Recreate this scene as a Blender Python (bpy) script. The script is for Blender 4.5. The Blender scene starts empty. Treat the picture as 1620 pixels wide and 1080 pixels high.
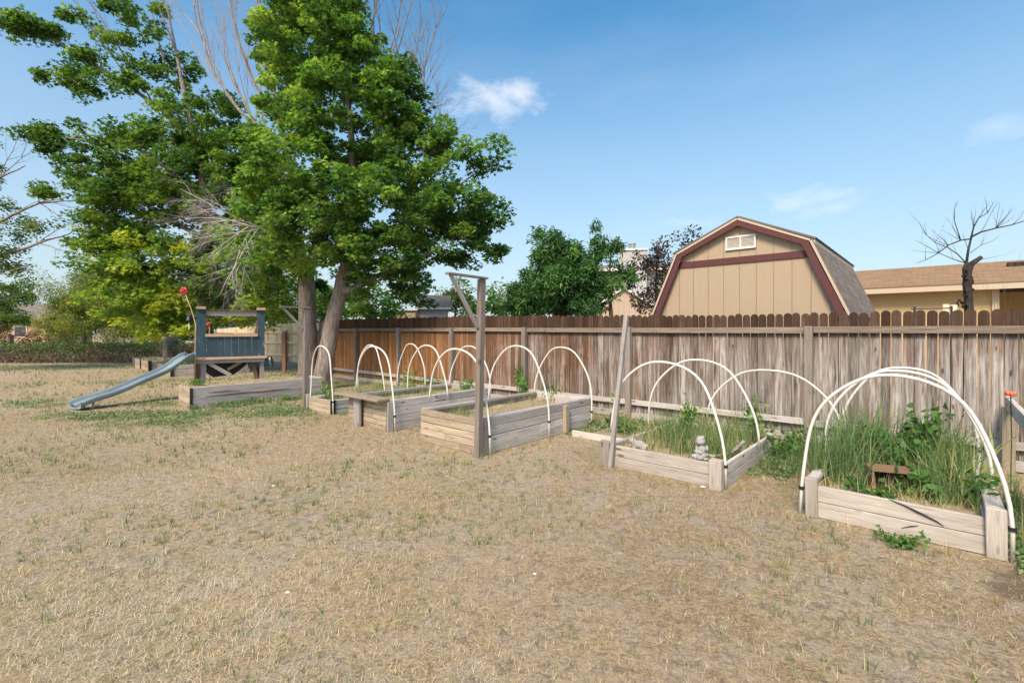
import bpy, math, random
import numpy as np
from mathutils import Vector, Matrix

SC = bpy.context.scene
COL = SC.collection
R = math.radians
random.seed(7)
rng = np.random.default_rng(11)

# ------------------------------------------------------------------ camera
F_PX, CXP, HOR, EYE = 750.0, 810.0, 521.0, 1.6
cam_d = bpy.data.cameras.new('camera')
cam = bpy.data.objects.new('camera', cam_d)
COL.objects.link(cam)
cam.location = (0, 0, EYE)
cam.rotation_euler = (R(90), 0, 0)
cam_d.sensor_width = 36.0
cam_d.lens = F_PX / 1620.0 * 36.0
cam_d.shift_y = -(540.0 - HOR) / 1620.0
cam_d.clip_start = 0.05
cam_d.clip_end = 2000
SC.camera = cam

# ------------------------------------------------------------------ light
SUN_EL, SUN_AZ = 48.0, 205.0      # azimuth clockwise from +Y
s_dir = Vector((math.sin(R(SUN_AZ)) * math.cos(R(SUN_EL)), math.cos(R(SUN_AZ)) * math.cos(R(SUN_EL)), math.sin(R(SUN_EL))))
sun_d = bpy.data.lights.new('sun', 'SUN')
sun = bpy.data.objects.new('sun', sun_d)
COL.objects.link(sun)
sun_d.energy = 3.0
sun_d.angle = R(18)
sun_d.color = (1.0, 0.82, 0.64)
sun.rotation_euler = (-s_dir).to_track_quat('-Z', 'Y').to_euler()
sun.location = (-20, -5, 12)

SC.view_settings.view_transform = 'Standard'
SC.view_settings.look = 'None'
SC.view_settings.exposure = 0.78
SC.view_settings.gamma = 1.0
SC.view_settings.use_curve_mapping = False
SKY_STRENGTH = 0.15

world = bpy.data.worlds.new("World")
SC.world = world
world.use_nodes = True
wt = world.node_tree
wt.nodes.clear()


class NT:
    """tiny node helper"""
    def __init__(s, t): s.t = t
    def n(s, typ, **kw):
        nd = s.t.nodes.new(typ)
        for k, v in kw.items():
            if k.startswith('i_'):
                nd.inputs[k[2:].replace('_', ' ')].default_value = v
            else: setattr(nd, k, v)
        return nd
    def l(s, a, b): s.t.links.new(a, b)
    def math(s, op, a, b=None, c=None, clamp=False):
        nd = s.t.nodes.new('ShaderNodeMath'); nd.operation = op; nd.use_clamp = clamp
        for i, x in enumerate((a, b, c)):
            if x is None: continue
            if isinstance(x, (int, float)): nd.inputs[i].default_value = x
            else: s.l(x, nd.inputs[i])
        return nd.outputs[0]
    def mix(s, fac, a, b, blend='MIX'):
        nd = s.t.nodes.new('ShaderNodeMix'); nd.data_type = 'RGBA'; nd.blend_type = blend
        for sock, x in ((nd.inputs[0], fac), (nd.inputs[6], a), (nd.inputs[7], b)):
            if isinstance(x, (int, float)): sock.default_value = x
            elif isinstance(x, tuple): sock.default_value = (*x[:3], 1)
            else: s.l(x, sock)
        return nd.outputs[2]
    def ramp(s, fac, stops, interp='LINEAR'):
        nd = s.t.nodes.new('ShaderNodeValToRGB'); cr = nd.color_ramp; cr.interpolation = interp
        while len(cr.elements) < len(stops): cr.elements.new(0.5)
        for e, (p, c) in zip(cr.elements, stops):
            e.position = p
            e.color = (c, c, c, 1) if isinstance(c, (int, float)) else (*c, 1)
        s.l(fac, nd.inputs[0])
        return nd.outputs[0]
    def noise(s, vec, scale, detail=4, rough=0.55, dist=0.0):
        nd = s.t.nodes.new('ShaderNodeTexNoise')
        nd.inputs['Scale'].default_value = scale; nd.inputs['Detail'].default_value = detail
        nd.inputs['Roughness'].default_value = rough; nd.inputs['Distortion'].default_value = dist
        if vec is not None: s.l(vec, nd.inputs['Vector'])
        return nd.outputs['Fac']
    def mapping(s, vec, scale=(1, 1, 1), loc=(0, 0, 0)):
        nd = s.t.nodes.new('ShaderNodeMapping')
        nd.inputs['Scale'].default_value = scale; nd.inputs['Location'].default_value = loc
        s.l(vec, nd.inputs['Vector'])
        return nd.outputs[0]


def build_world():
    N = NT(wt)
    sky = N.n('ShaderNodeTexSky', sky_type='NISHITA', sun_disc=False)
    sky.sun_elevation = R(SUN_EL); sky.sun_rotation = R(SUN_AZ)
    sky.altitude = 300; sky.air_density = 1.0; sky.dust_density = 2.0; sky.ozone_density = 1.5
    hs = N.n('ShaderNodeHueSaturation'); hs.inputs['Saturation'].default_value = 1.32; hs.inputs['Hue'].default_value = 0.49; hs.inputs['Value'].default_value = 1.03
    N.l(sky.outputs[0], hs.inputs['Color'])
    tc = N.n('ShaderNodeTexCoord').outputs['Generated']
    def dirn(px, py):
        return Vector(((px - CXP), F_PX, (HOR - py))).normalized()
    nz = N.noise(N.mapping(tc, (1, 1, 1.8)), 15, 7, 0.62)
    nzc = N.math('SUBTRACT', nz, 0.5)
    total = None
    for px, py, rx, rz, dens in ((780, 160, 84, 34, 0.7), (820, 152, 56, 28, 0.6), (1275, 318, 66, 24, 0.45), (1320, 327, 70, 18, 0.3), (1588, 200, 40, 22, 0.26), (1090, 352, 60, 14, 0.25)):
        d = dirn(px, py)
        sub = N.n('ShaderNodeVectorMath', operation='SUBTRACT'); N.l(tc, sub.inputs[0]); sub.inputs[1].default_value = d
        k = F_PX / d.y
        mul = N.n('ShaderNodeVectorMath', operation='MULTIPLY'); N.l(sub.outputs[0], mul.inputs[0])
        mul.inputs[1].default_value = (k / rx, k / rx * 0.3, k / rz)
        ln = N.n('ShaderNodeVectorMath', operation='LENGTH'); N.l(mul.outputs[0], ln.inputs[0])
        v = N.math('SUBTRACT', 0.85, ln.outputs['Value'])
        v = N.math('ADD', v, N.math('MULTIPLY', nzc, 2.6))
        v = N.math('MULTIPLY', v, dens * 1.1, clamp=True)
        total = v if total is None else N.math('MAXIMUM', total, v)
    wisps = N.ramp(N.noise(N.mapping(tc, (1, 1, 4)), 2.2, 6, 0.6), [(0.5, 0.0), (0.85, 0.08)])
    total = N.math('MULTIPLY', total, 0.8)
    total = N.math('MAXIMUM', total, wisps, clamp=True)
    tint = N.mix(1.0, hs.outputs[0], (0.97, 0.965, 0.915), 'MULTIPLY')
    sz = N.n('ShaderNodeSeparateXYZ'); N.l(tc, sz.inputs[0])
    low = N.ramp(sz.outputs[2], [(0.0, 0.8), (0.16, 0.62), (0.34, 0.38), (0.55, 0.0)])
    tint = N.mix(low, tint, (2.35, 2.75, 3.1))
    c = N.mix(total, tint, (4.6, 4.55, 4.7))
    bg = N.n('ShaderNodeBackground'); bg.inputs['Strength'].default_value = SKY_STRENGTH
    N.l(c, bg.inputs['Color'])
    out = N.n('ShaderNodeOutputWorld'); N.l(bg.outputs[0], out.inputs['Surface'])


build_world()

# ------------------------------------------------------------------ frame of the yard: u runs along the fence, v across the yard
AX, AY = -0.742, 0.670
RZ = math.atan2(-0.670, 0.742)


def W(u, v, z=0.0):
    return Vector((AX * u + 0.670 * v, AY * u + 0.742 * v, z))


def P(px, py, D):
    return Vector(((px - CXP) / F_PX * D, D, EYE - (py - HOR) / F_PX * D))


def G(px, py):
    D = EYE * F_PX / (py - HOR)
    return Vector(((px - CXP) / F_PX * D, D, 0))


def U_at(px, v):
    r = (px - CXP) / F_PX
    return (0.670 * v - r * 0.742 * v) / (0.742 + 0.670 * r)


# ------------------------------------------------------------------ object helpers
def tag(o, label=None, cat=None, group=None, kind=None):
    if label: o['label'] = label
    if cat: o['category'] = cat
    if group: o['group'] = group
    if kind: o['kind'] = kind
    return o


def thing(name, label, cat, loc=(0, 0, 0), rz=0.0, group=None):
    o = bpy.data.objects.new(name, None)
    o.empty_display_size = 0.2
    COL.objects.link(o)
    o.location = loc; o.rotation_euler = (0, 0, rz)
    return tag(o, label, cat, group)


class MB:
    """collects boxes, boards and tubes; UVs in metres along the grain; one 'tone' per face"""
    def __init__(s):
        s.v = []; s.f = []; s.uv = []; s.t = []
    def quadbox(s, M, hx, hy, hz, tone=None, jit=0.0, keep_u=False, taper=1.0):
        tone = random.random() if tone is None else tone
        b = len(s.v)
        L = (hx, hy, hz); ax = L.index(max(L)); oth = [i for i in range(3) if i != ax]
        ou = 0 if keep_u else random.uniform(0, 40); ov = random.uniform(0, 40)
        cs = []
        for x in (-1, 1):
            for y in (-1, 1):
                for z in (-1, 1):
                    k = taper if z > 0 else 1.0
                    p = Vector((x * hx * k, y * hy * k, z * hz))
                    if jit: p += Vector([random.uniform(-jit, jit) for _ in range(3)])
                    cs.append(p); s.v.append(tuple(M @ p))
        for q in ((0, 1, 3, 2), (4, 6, 7, 5), (0, 4, 5, 1), (2, 3, 7, 6), (0, 2, 6, 4), (1, 5, 7, 3)):
            s.f.append(tuple(b + i for i in q)); s.t.append(tone)
            pts = [cs[i] for i in q]
            rngs = [max(p[i] for p in pts) - min(p[i] for p in pts) for i in range(3)]
            if rngs[ax] > 1e-4 and rngs[ax] > 0.4 * L[ax]:
                o2 = max(oth, key=lambda i: rngs[i])
                s.uv += [(p[ax] + ou, p[o2] + ov) for p in pts]
            else:
                s.uv += [(p[oth[0]] * 0.3 + ou, p[oth[1]] + ov) for p in pts]
    def box(s, c, size, tone=None, jit=0.0, rz=0.0, keep_u=False, taper=1.0):
        M = Matrix.Translation(Vector(c)) @ Matrix.Rotation(rz, 4, 'Z')
        s.quadbox(M, size[0] / 2, size[1] / 2, size[2] / 2, tone, jit, keep_u, taper)
    def board(s, p0, p1, w, t, wdir=(0, 0, 1), tone=None, jit=0.0):
        p0 = Vector(p0); p1 = Vector(p1); x = (p1 - p0); L = x.length; x.normalize()
        z = Vector(wdir); z = (z - x * z.dot(x)).normalized(); y = z.cross(x)
        M = Matrix((x, y, z)).transposed().to_4x4(); M.translation = (p0 + p1) / 2
        s.quadbox(M, L / 2, t / 2, w / 2, tone, jit)
    def tube(s, pts, rad, n=6, tone=None, cap=True):
        tone = random.random() if tone is None else tone
        pts = [Vector(p) for p in pts]
        if isinstance(rad, (int, float)): rad = [rad] * len(pts)
        b = len(s.v); L = 0
        ov = random.uniform(0, 30)
        prev = None; Ls = []
        for i, p in enumerate(pts):
            d = (pts[min(i + 1, len(pts) - 1)] - pts[max(i - 1, 0)])
            if d.length < 1e-9: d = Vector((0, 0, 1))
            d.normalize()
            if prev is None:
                a = Vector((1, 0, 0)) if abs(d.x) < 0.8 else Vector((0, 1, 0))
                e1 = (a - d * a.dot(d)).normalized()
            else:
                e1 = (prev - d * prev.dot(d))
                e1 = e1.normalized() if e1.length > 1e-6 else Vector((1, 0, 0))
            prev = e1; e2 = d.cross(e1)
            if i: L += (p - pts[i - 1]).length
            Ls.append(L)
            for k in range(n):
                a = 2 * math.pi * k / n
                s.v.append(tuple(p + (e1 * math.cos(a) + e2 * math.sin(a)) * rad[i]))
        for i in range(len(pts) - 1):
            for k in range(n):
                k2 = (k + 1) % n
                s.f.append((b + i * n + k, b + i * n + k2, b + (i + 1) * n + k2, b + (i + 1) * n + k)); s.t.append(tone)
                w = 2 * math.pi * max(rad[i], 0.002) / n
                s.uv += [(Ls[i], ov + k * w), (Ls[i], ov + (k + 1) * w), (Ls[i + 1], ov + (k + 1) * w), (Ls[i + 1], ov + k * w)]
        if cap:
            s.f.append(tuple(b + k for k in range(n))[::-1]); s.t.append(tone); s.uv += [(0, 0)] * n
            e = b + (len(pts) - 1) * n
            s.f.append(tuple(e + k for k in range(n))); s.t.append(tone); s.uv += [(0, 0)] * n
    def prism(s, poly, y0, y1, tone=None, M=None):
        """poly: (x,z) outline extruded along y"""
        tone = random.random() if tone is None else tone
        b = len(s.v); n = len(poly); M = M or Matrix()
        for y in (y0, y1):
            for x, z in poly: s.v.append(tuple(M @ Vector((x, y, z))))
        s.f.append(tuple(b + i for i in range(n))); s.t.append(tone); s.uv += [(z, x) for x, z in poly]
        s.f.append(tuple(b + n + i for i in range(n))[::-1]); s.t.append(tone); s.uv += [(z, x) for x, z in poly[::-1]]
        for i in range(n):
            j = (i + 1) % n
            s.f.append((b + i, b + n + i, b + n + j, b + j)); s.t.append(tone)
            l = math.dist(poly[i], poly[j])
            s.uv += [(y0, 0), (y1, 0), (y1, l), (y0, l)]
    def ell(s, c, r, tone=None, n=10, m=7, M=None):
        tone = random.random() if tone is None else tone
        b = len(s.v); M = M or Matrix(); c = Vector(c)
        if isinstance(r, (int, float)): r = (r, r, r)
        for i in range(m + 1):
            th = math.pi * i / m
            for k in range(n):
                a = 2 * math.pi * k / n
                s.v.append(tuple(M @ (c + Vector((math.sin(th) * math.cos(a) * r[0], math.sin(th) * math.sin(a) * r[1], math.cos(th) * r[2])))))
        for i in range(m):
            for k in range(n):
                k2 = (k + 1) % n
                s.f.append((b + i * n + k, b + (i + 1) * n + k, b + (i + 1) * n + k2, b + i * n + k2)); s.t.append(tone)
                s.uv += [(i, k), (i + 1, k), (i + 1, k + 1), (i, k + 1)]
    def build(s, name, mat, parent=None, smooth=False, bevel=0.0, **tags):
        me = bpy.data.meshes.new(name)
        me.from_pydata(s.v, [], s.f)
        uvl = me.uv_layers.new(name='UVMap')
        uvl.data.foreach_set('uv', np.array(s.uv, dtype=np.float32).ravel())
        at = me.attributes.new('tone', 'FLOAT', 'FACE')
        at.data.foreach_set('value', np.array(s.t, dtype=np.float32))
        me.materials.append(mat)
        if smooth: me.polygons.foreach_set('use_smooth', [True] * len(me.polygons))
        me.update()
        o = bpy.data.objects.new(name, me)
        COL.objects.link(o)
        if parent: o.parent = parent
        if bevel:
            m = o.modifiers.new('bevel', 'BEVEL'); m.width = bevel; m.segments = 1; m.limit_method = 'ANGLE'; m.angle_limit = R(50)
        if tags: tag(o, **tags)
        return o


def mesh_np(name, V, loops, starts, totals, tone, mat, parent=None, smooth=False):
    me = bpy.data.meshes.new(name)
    me.vertices.add(len(V)); me.vertices.foreach_set('co', V.astype(np.float32).ravel())
    me.loops.add(len(loops)); me.loops.foreach_set('vertex_index', loops.astype(np.int32))
    me.polygons.add(len(starts)); me.polygons.foreach_set('loop_start', starts.astype(np.int32))
    try: me.polygons.foreach_set('loop_total', totals.astype(np.int32))
    except Exception: pass
    if smooth: me.polygons.foreach_set('use_smooth', np.ones(len(starts), dtype=bool))
    me.update(calc_edges=True)
    at = me.attributes.new('tone', 'FLOAT', 'FACE'); at.data.foreach_set('value', tone.astype(np.float32))
    me.materials.append(mat)
    me.validate()
    o = bpy.data.objects.new(name, me); COL.objects.link(o)
    if parent: o.parent = parent
    return o


MAPLE = np.array([(0, -.05, 0), (.36, -.14, .05), (.24, .12, 0), (.52, .38, .1), (.17, .40, .0), (0, .88, -.08), (-.17, .40, .0), (-.52, .38, .1), (-.24, .12, 0), (-.36, -.14, .05)])
LANCE = np.array([(0, -.05, 0), (.11, .25, .03), (.10, .6, 0), (0, 1.0, -.12), (-.10, .6, 0), (-.11, .25, .03)])
OVAL = np.array([(0, -.05, 0), (.27, .15, .05), (.30, .5, .02), (0, .95, -.08), (-.30, .5, .02), (-.27, .15, .05)])


def leaves_np(name, C, size, tmpl, mat, parent, tone, up=0.6, droop=0.2):
    """C (n,3) leaf positions; random orientation biased so blades face upward"""
    n = len(C)
    nor = rng.normal(size=(n, 3)); nor /= np.linalg.norm(nor, axis=1)[:, None]
    nor = nor * (1 - up) + np.array([0, 0, 1.0]) * up
    nor /= np.linalg.norm(nor, axis=1)[:, None]
    d = rng.normal(size=(n, 3)); d[:, 2] -= droop * 2
    d -= nor * np.sum(d * nor, axis=1)[:, None]
    d /= np.linalg.norm(d, axis=1)[:, None] + 1e-9
    s = np.cross(d, nor)
    sz = (size * rng.uniform(0.6, 1.25, n))[:, None, None]
    T = tmpl[None, :, :] * sz
    V = C[:, None, :] + T[:, :, 0:1] * s[:, None, :] + T[:, :, 1:2] * d[:, None, :] + T[:, :, 2:3] * nor[:, None, :]
    k = len(tmpl)
    return mesh_np(name, V.reshape(-1, 3), np.arange(n * k), np.arange(n) * k, np.full(n, k), tone, mat, parent)


def blades_np(name, B, h, lean, w, tone, mat, parent=None, segs=2, az=None, flip=None):
    """curved tapering grass blades"""
    n = len(B)
    az = rng.uniform(0, 2 * np.pi, n) if az is None else az
    dx, dy = np.cos(az), np.sin(az)
    fa = az + np.pi / 2 + rng.normal(0, 0.7, n)
    wx, wy = np.cos(fa), np.sin(fa)
    rows = []
    curl = rng.normal(0, 0.25, n) * lean
    for i in range(segs + 1):
        t = i / segs
        ww = w * (1 - t ** 1.6) / 2
        c = B.copy()
        c[:, 0] += dx * lean * t ** 1.5 - dy * curl * t * t
        c[:, 1] += dy * lean * t ** 1.5 + dx * curl * t * t
        c[:, 2] += h * (t - 0.28 * t * t * np.minimum(1, lean / np.maximum(h, 1e-4))) / 1.0
        if i < segs:
            l = c.copy(); r = c.copy()
            l[:, 0] += wx * ww; l[:, 1] += wy * ww; r[:, 0] -= wx * ww; r[:, 1] -= wy * ww
            rows += [l, r]
        else: rows.append(c)
    k = len(rows)
    V = np.stack(rows, axis=1).reshape(-1, 3)
    base = (np.arange(n) * k)[:, None]
    pat = []; st = []; tot = []
    off = 0
    for i in range(segs - 1):
        pat += [2 * i, 2 * i + 1, 2 * i + 3, 2 * i + 2]; st.append(off); tot.append(4); off += 4
    i = segs - 1
    pat += [2 * i, 2 * i + 1, 2 * i + 2]; st.append(off); tot.append(3); off += 3
    loops = (base + np.array(pat)[None, :]).ravel()
    starts = ((np.arange(n) * off)[:, None] + np.array(st)[None, :]).ravel()
    totals = np.tile(tot, n)
    return mesh_np(name, V, loops, starts, totals, np.repeat(tone, segs), mat, parent)


def vnoise(x, y, sc, seed=0):
    """smooth value noise, 0..1"""
    r = np.random.default_rng(seed).random((64, 64))
    X = x * sc; Y = y * sc
    xi = np.floor(X).astype(int); yi = np.floor(Y).astype(int)
    fx = X - xi; fy = Y - yi; fx = fx * fx * (3 - 2 * fx); fy = fy * fy * (3 - 2 * fy)
    a = r[xi % 64, yi % 64]; b = r[(xi + 1) % 64, yi % 64]; c = r[xi % 64, (yi + 1) % 64]; d = r[(xi + 1) % 64, (yi + 1) % 64]
    return (a * (1 - fx) + b * fx) * (1 - fy) + (c * (1 - fx) + d * fx) * fy


# ------------------------------------------------------------------ materials
def mat_new(name):
    m = bpy.data.materials.new(name); m.use_nodes = True
    m.node_tree.nodes.clear()
    N = NT(m.node_tree)
    out = N.n('ShaderNodeOutputMaterial')
    return m, N, out


def pbsdf(N, out, col, rough=0.8, spec=0.3, bump=None, bump_s=0.3, bump_d=0.01):
    b = N.n('ShaderNodeBsdfPrincipled')
    if isinstance(col, tuple): b.inputs['Base Color'].default_value = (*col, 1)
    else: N.l(col, b.inputs['Base Color'])
    if isinstance(rough, (int, float)): b.inputs['Roughness'].default_value = rough
    else: N.l(rough, b.inputs['Roughness'])
    b.inputs['Specular IOR Level'].default_value = spec
    if bump is not None:
        bn = N.n('ShaderNodeBump'); bn.inputs['Strength'].default_value = bump_s; bn.inputs['Distance'].default_value = bump_d
        N.l(bump, bn.inputs['Height']); N.l(bn.outputs[0], b.inputs['Normal'])
    N.l(b.outputs[0], out.inputs['Surface'])
    return b


def wood(name, pale, mid, dark, tone_amt=0.5, streak=0.5, rough=0.85):
    m, N, out = mat_new(name)
    uv = N.n('ShaderNodeUVMap', uv_map='UVMap').outputs[0]
    at = N.n('ShaderNodeAttribute', attribute_name='tone').outputs['Fac']
    g1 = N.noise(N.mapping(uv, (1.1, 13, 1)), 2.2, 6, 0.62, 0.6)
    g2 = N.noise(N.mapping(uv, (3.0, 95, 1)), 1.6, 5, 0.7)
    g3 = N.noise(N.mapping(uv, (0.6, 3.0, 1)), 1.5, 4, 0.6, 1.0)
    f = N.math('ADD', N.math('MULTIPLY', g1, 0.5), N.math('MULTIPLY', g2, 0.5))
    c = N.ramp(f, [(0.30, dark), (0.46, mid), (0.66, pale)])
    c = N.mix(N.math('MULTIPLY', N.ramp(g3, [(0.48, 0.0), (0.72, 1.0)]), streak), c, N.mix(0.5, mid, dark))
    vo = N.n('ShaderNodeTexVoronoi'); vo.inputs['Scale'].default_value = 1.0
    N.l(N.mapping(uv, (2.3, 7.5, 1)), vo.inputs['Vector'])
    kn = N.ramp(vo.outputs['Distance'], [(0.07, 1.0), (0.14, 0.0)])
    c = N.mix(N.math('MULTIPLY', kn, 0.75), c, tuple(x * 0.35 for x in dark))
    k = N.math('ADD', 1 - tone_amt * 0.5, N.math('MULTIPLY', at, tone_amt))
    cb = N.n('ShaderNodeVectorMath', operation='SCALE'); N.l(c, cb.inputs[0]); N.l(k, cb.inputs['Scale'])
    pbsdf(N, out, cb.outputs[0], rough, 0.2, f, 0.6, 0.006)
    return m


def fence_wood():
    m, N, out = mat_new('fence_picket_wood')
    uv = N.n('ShaderNodeUVMap', uv_map='UVMap').outputs[0]
    at = N.n('ShaderNodeAttribute', attribute_name='tone').outputs['Fac']
    ob = N.n('ShaderNodeTexCoord').outputs['Object']
    sp = N.n('ShaderNodeSeparateXYZ'); N.l(ob, sp.inputs[0])
    x, z = sp.outputs[0], sp.outputs[2]
    g1 = N.noise(N.mapping(uv, (1.0, 14, 1)), 2.0, 6, 0.62, 0.5)
    g2 = N.noise(N.mapping(uv, (3.0, 110, 1)), 1.6, 5, 0.7)
    f = N.math('ADD', N.math('MULTIPLY', g1, 0.55), N.math('MULTIPLY', g2, 0.45))
    grey = N.ramp(f, [(0.33, (0.08, 0.065, 0.055)), (0.46, (0.255, 0.232, 0.21)), (0.61, (0.50, 0.47, 0.435))])
    brown = N.ramp(f, [(0.33, (0.07, 0.035, 0.02)), (0.48, (0.20, 0.105, 0.058)), (0.66, (0.34, 0.21, 0.13))])
    # weathering patches: reddish boards to the far end, bleached grey to the near end (x grows toward the near end)
    pat = N.noise(N.mapping(ob, (0.9, 1, 0.8)), 1.3, 4, 0.6, 0.6)
    vn = N.noise(N.mapping(uv, (0.35, 9, 1)), 1.6, 4, 0.6)
    age = N.math('ADD', N.math('MULTIPLY', N.math('ADD', x, 5.9), 0.22), N.math('MULTIPLY', N.math('SUBTRACT', pat, 0.5), 3.4))
    age = N.math('ADD', age, N.math('MULTIPLY', N.math('SUBTRACT', vn, 0.5), 1.9))
    age = N.math('ADD', age, N.math('MULTIPLY', N.math('SUBTRACT', at, 0.5), 0.5))
    age = N.math('SUBTRACT', age, N.math('MULTIPLY', N.math('SUBTRACT', z, 0.7), 0.22))
    age = N.math('ADD', N.math('MULTIPLY', age, 0.8), 0.42, clamp=True)
    c = N.mix(age, brown, grey)
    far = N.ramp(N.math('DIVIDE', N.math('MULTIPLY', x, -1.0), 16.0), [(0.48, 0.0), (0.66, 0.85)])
    c = N.mix(N.math('MULTIPLY', far, N.ramp(vn, [(0.35, 0.3), (0.6, 1.0)])), c, (0.50, 0.23, 0.08))  # golden sun patches painted as orange into the far boards
    # rusty vertical stains
    st = N.ramp(N.noise(N.mapping(uv, (0.5, 5.5, 1), (3, 7, 0)), 2.0, 4, 0.6, 0.8), [(0.50, 0.0), (0.66, 1.0)])
    c = N.mix(N.math('MULTIPLY', st, 0.65), c, (0.17, 0.095, 0.05))
    dk = N.ramp(N.noise(N.mapping(uv, (0.8, 16, 1), (1, 2, 0)), 2.0, 5, 0.6, 0.5), [(0.53, 0.0), (0.66, 0.85)])
    c = N.mix(dk, c, (0.06, 0.045, 0.035))
    # black mildew on the exposed tops, running down a little
    top = N.math('ADD', z, N.math('MULTIPLY', N.math('SUBTRACT', vn, 0.5), 0.25))
    tm = N.ramp(N.math('SUBTRACT', top, 0.9), [(0.58, 0.0), (0.68, 1.0), (1.0, 1.0)])
    below = N.ramp(N.math('SUBTRACT', top, 0.9), [(0.30, 0.0), (0.66, 0.4)])
    vt = N.ramp(g1, [(0.35, 1.0), (0.65, 0.85)])
    c = N.mix(N.math('MULTIPLY', tm, vt), c, N.mix(N.ramp(vn, [(0.4, 0.0), (0.62, 1.0)]), (0.004, 0.004, 0.004), (0.034, 0.019, 0.012)))
    c = N.mix(below, c, (0.14, 0.08, 0.05))
    vo = N.n('ShaderNodeTexVoronoi'); vo.inputs['Scale'].default_value = 1.0
    N.l(N.mapping(uv, (2.6, 8.0, 1)), vo.inputs['Vector'])
    kn = N.ramp(vo.outputs['Distance'], [(0.07, 1.0), (0.13, 0.0)])
    c = N.mix(N.math('MULTIPLY', kn, 0.8), c, (0.06, 0.035, 0.02))
    k = N.math('ADD', 0.58, N.math('MULTIPLY', at, 0.60))
    cb = N.n('ShaderNodeVectorMath', operation='SCALE'); N.l(c, cb.inputs[0]); N.l(k, cb.inputs['Scale'])
    pbsdf(N, out, cb.outputs[0], 0.88, 0.15, f, 0.6, 0.006)
    return m


def leafmat(name, stops, trans=0.4, tcol=(1.25, 1.3, 0.5), rough=0.5):
    m, N, out = mat_new(name)
    at = N.n('ShaderNodeAttribute', attribute_name='tone').outputs['Fac']
    c = N.ramp(at, stops)
    b = N.n('ShaderNodeBsdfPrincipled'); N.l(c, b.inputs['Base Color'])
    b.inputs['Roughness'].default_value = rough; b.inputs['Specular IOR Level'].default_value = 0.35
    t = N.n('ShaderNodeBsdfTranslucent')
    tc = N.mix(1.0, c, tcol, 'MULTIPLY'); N.l(tc, t.inputs['Color'])
    mx = N.n('ShaderNodeMixShader'); mx.inputs[0].default_value = trans
    N.l(b.outputs[0], mx.inputs[1]); N.l(t.outputs[0], mx.inputs[2]); N.l(mx.outputs[0], out.inputs['Surface'])
    return m


def plain(name, col, rough=0.6, spec=0.3, nscale=20, amt=0.15, bump=0.0, metal=0.0, dirt=None):
    m, N, out = mat_new(name)
    ob = N.n('ShaderNodeTexCoord').outputs['Object']
    nz = N.noise(ob, nscale, 5, 0.6)
    c = N.mix(nz, tuple(x * (1 - amt) for x in col), tuple(min(1, x * (1 + amt)) for x in col))
    if dirt:
        n2 = N.ramp(N.noise(ob, nscale * 0.3, 6, 0.65), [(0.5, 0.0), (0.7, 0.7)])
        c = N.mix(n2, c, dirt)
    b = pbsdf(N, out, c, rough, spec, nz if bump else None, bump, 0.01)
    b.inputs['Metallic'].default_value = metal
    return m


def bark(name, a, b_, sc=1.0):
    m, N, out = mat_new(name)
    ob = N.n('ShaderNodeTexCoord').outputs['Object']
    n1 = N.noise(N.mapping(ob, (16 * sc, 16 * sc, 3.5 * sc)), 1.0, 7, 0.7, 0.4)
    n2 = N.noise(ob, 1.5, 3, 0.5)
    c = N.ramp(n1, [(0.36, a), (0.62, b_)])
    c = N.mix(N.math('MULTIPLY', n2, 0.35), c, tuple((x + y) * 0.5 for x, y in zip(a, b_)))
    pbsdf(N, out, c, 0.9, 0.15, n1, 1.0, 0.03)
    return m


def shingles(name, a, b_, row=0.14, tab=0.3):
    m, N, out = mat_new(name)
    uv = N.n('ShaderNodeUVMap', uv_map='UVMap').outputs[0]
    br = N.n('ShaderNodeTexBrick')
    br.inputs['Scale'].default_value = 1.0; br.inputs['Brick Width'].default_value = tab; br.inputs['Row Height'].default_value = row
    br.inputs['Mortar Size'].default_value = 0.005; br.inputs['Bias'].default_value = 0.0
    br.inputs['Color1'].default_value = (*a, 1); br.inputs['Color2'].default_value = (*b_, 1)
    br.inputs['Mortar'].default_value = (*[x * 0.5 for x in a], 1)
    N.l(uv, br.inputs['Vector'])
    nz = N.noise(uv, 6.0, 6, 0.7)
    c = N.mix(0.5, br.outputs['Color'], N.ramp(nz, [(0.3, a), (0.7, b_)]))
    bm = N.math('SUBTRACT', nz, N.math('MULTIPLY', br.outputs['Fac'], 1.0))
    pbsdf(N, out, c, 0.9, 0.1, bm, 0.5, 0.02)
    return m


def siding(name, col, pitch, vertical=True, stain=None):
    """painted sheet siding; grooves by object coordinate"""
    m, N, out = mat_new(name)
    ob = N.n('ShaderNodeTexCoord').outputs['Object']
    sp = N.n('ShaderNodeSeparateXYZ'); N.l(ob, sp.inputs[0])
    t = N.math('FRACT', N.math('DIVIDE', sp.outputs[0] if vertical else sp.outputs[2], pitch))
    if vertical:
        g = N.ramp(t, [(0.0, 1.0), (0.022, 1.0), (0.04, 0.0), (1.0, 0.0)])
        h = N.math('SUBTRACT', 1.0, g)
    else:
        g = N.ramp(t, [(0.0, 1.0), (0.06, 1.0), (0.1, 0.0), (1.0, 0.0)])
        h = N.math('SUBTRACT', 1.0, t)
    nz = N.noise(N.mapping(ob, (6, 6, 1.2)), 2.0, 6, 0.6)
    c = N.mix(nz, tuple(x * 0.9 for x in col), tuple(min(1, x * 1.07) for x in col))
    if stain: c = N.mix(N.ramp(N.noise(N.mapping(ob, (1, 1, 0.6)), 1.6, 4, 0.6), [(0.5, 0.0), (0.75, 0.5)]), c, stain)
    c = N.mix(N.math('MULTIPLY', g, 0.42), c, tuple(x * 0.35 for x in col))
    pbsdf(N, out, c, 0.75, 0.25, h, 0.7, 0.01)
    return m


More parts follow.
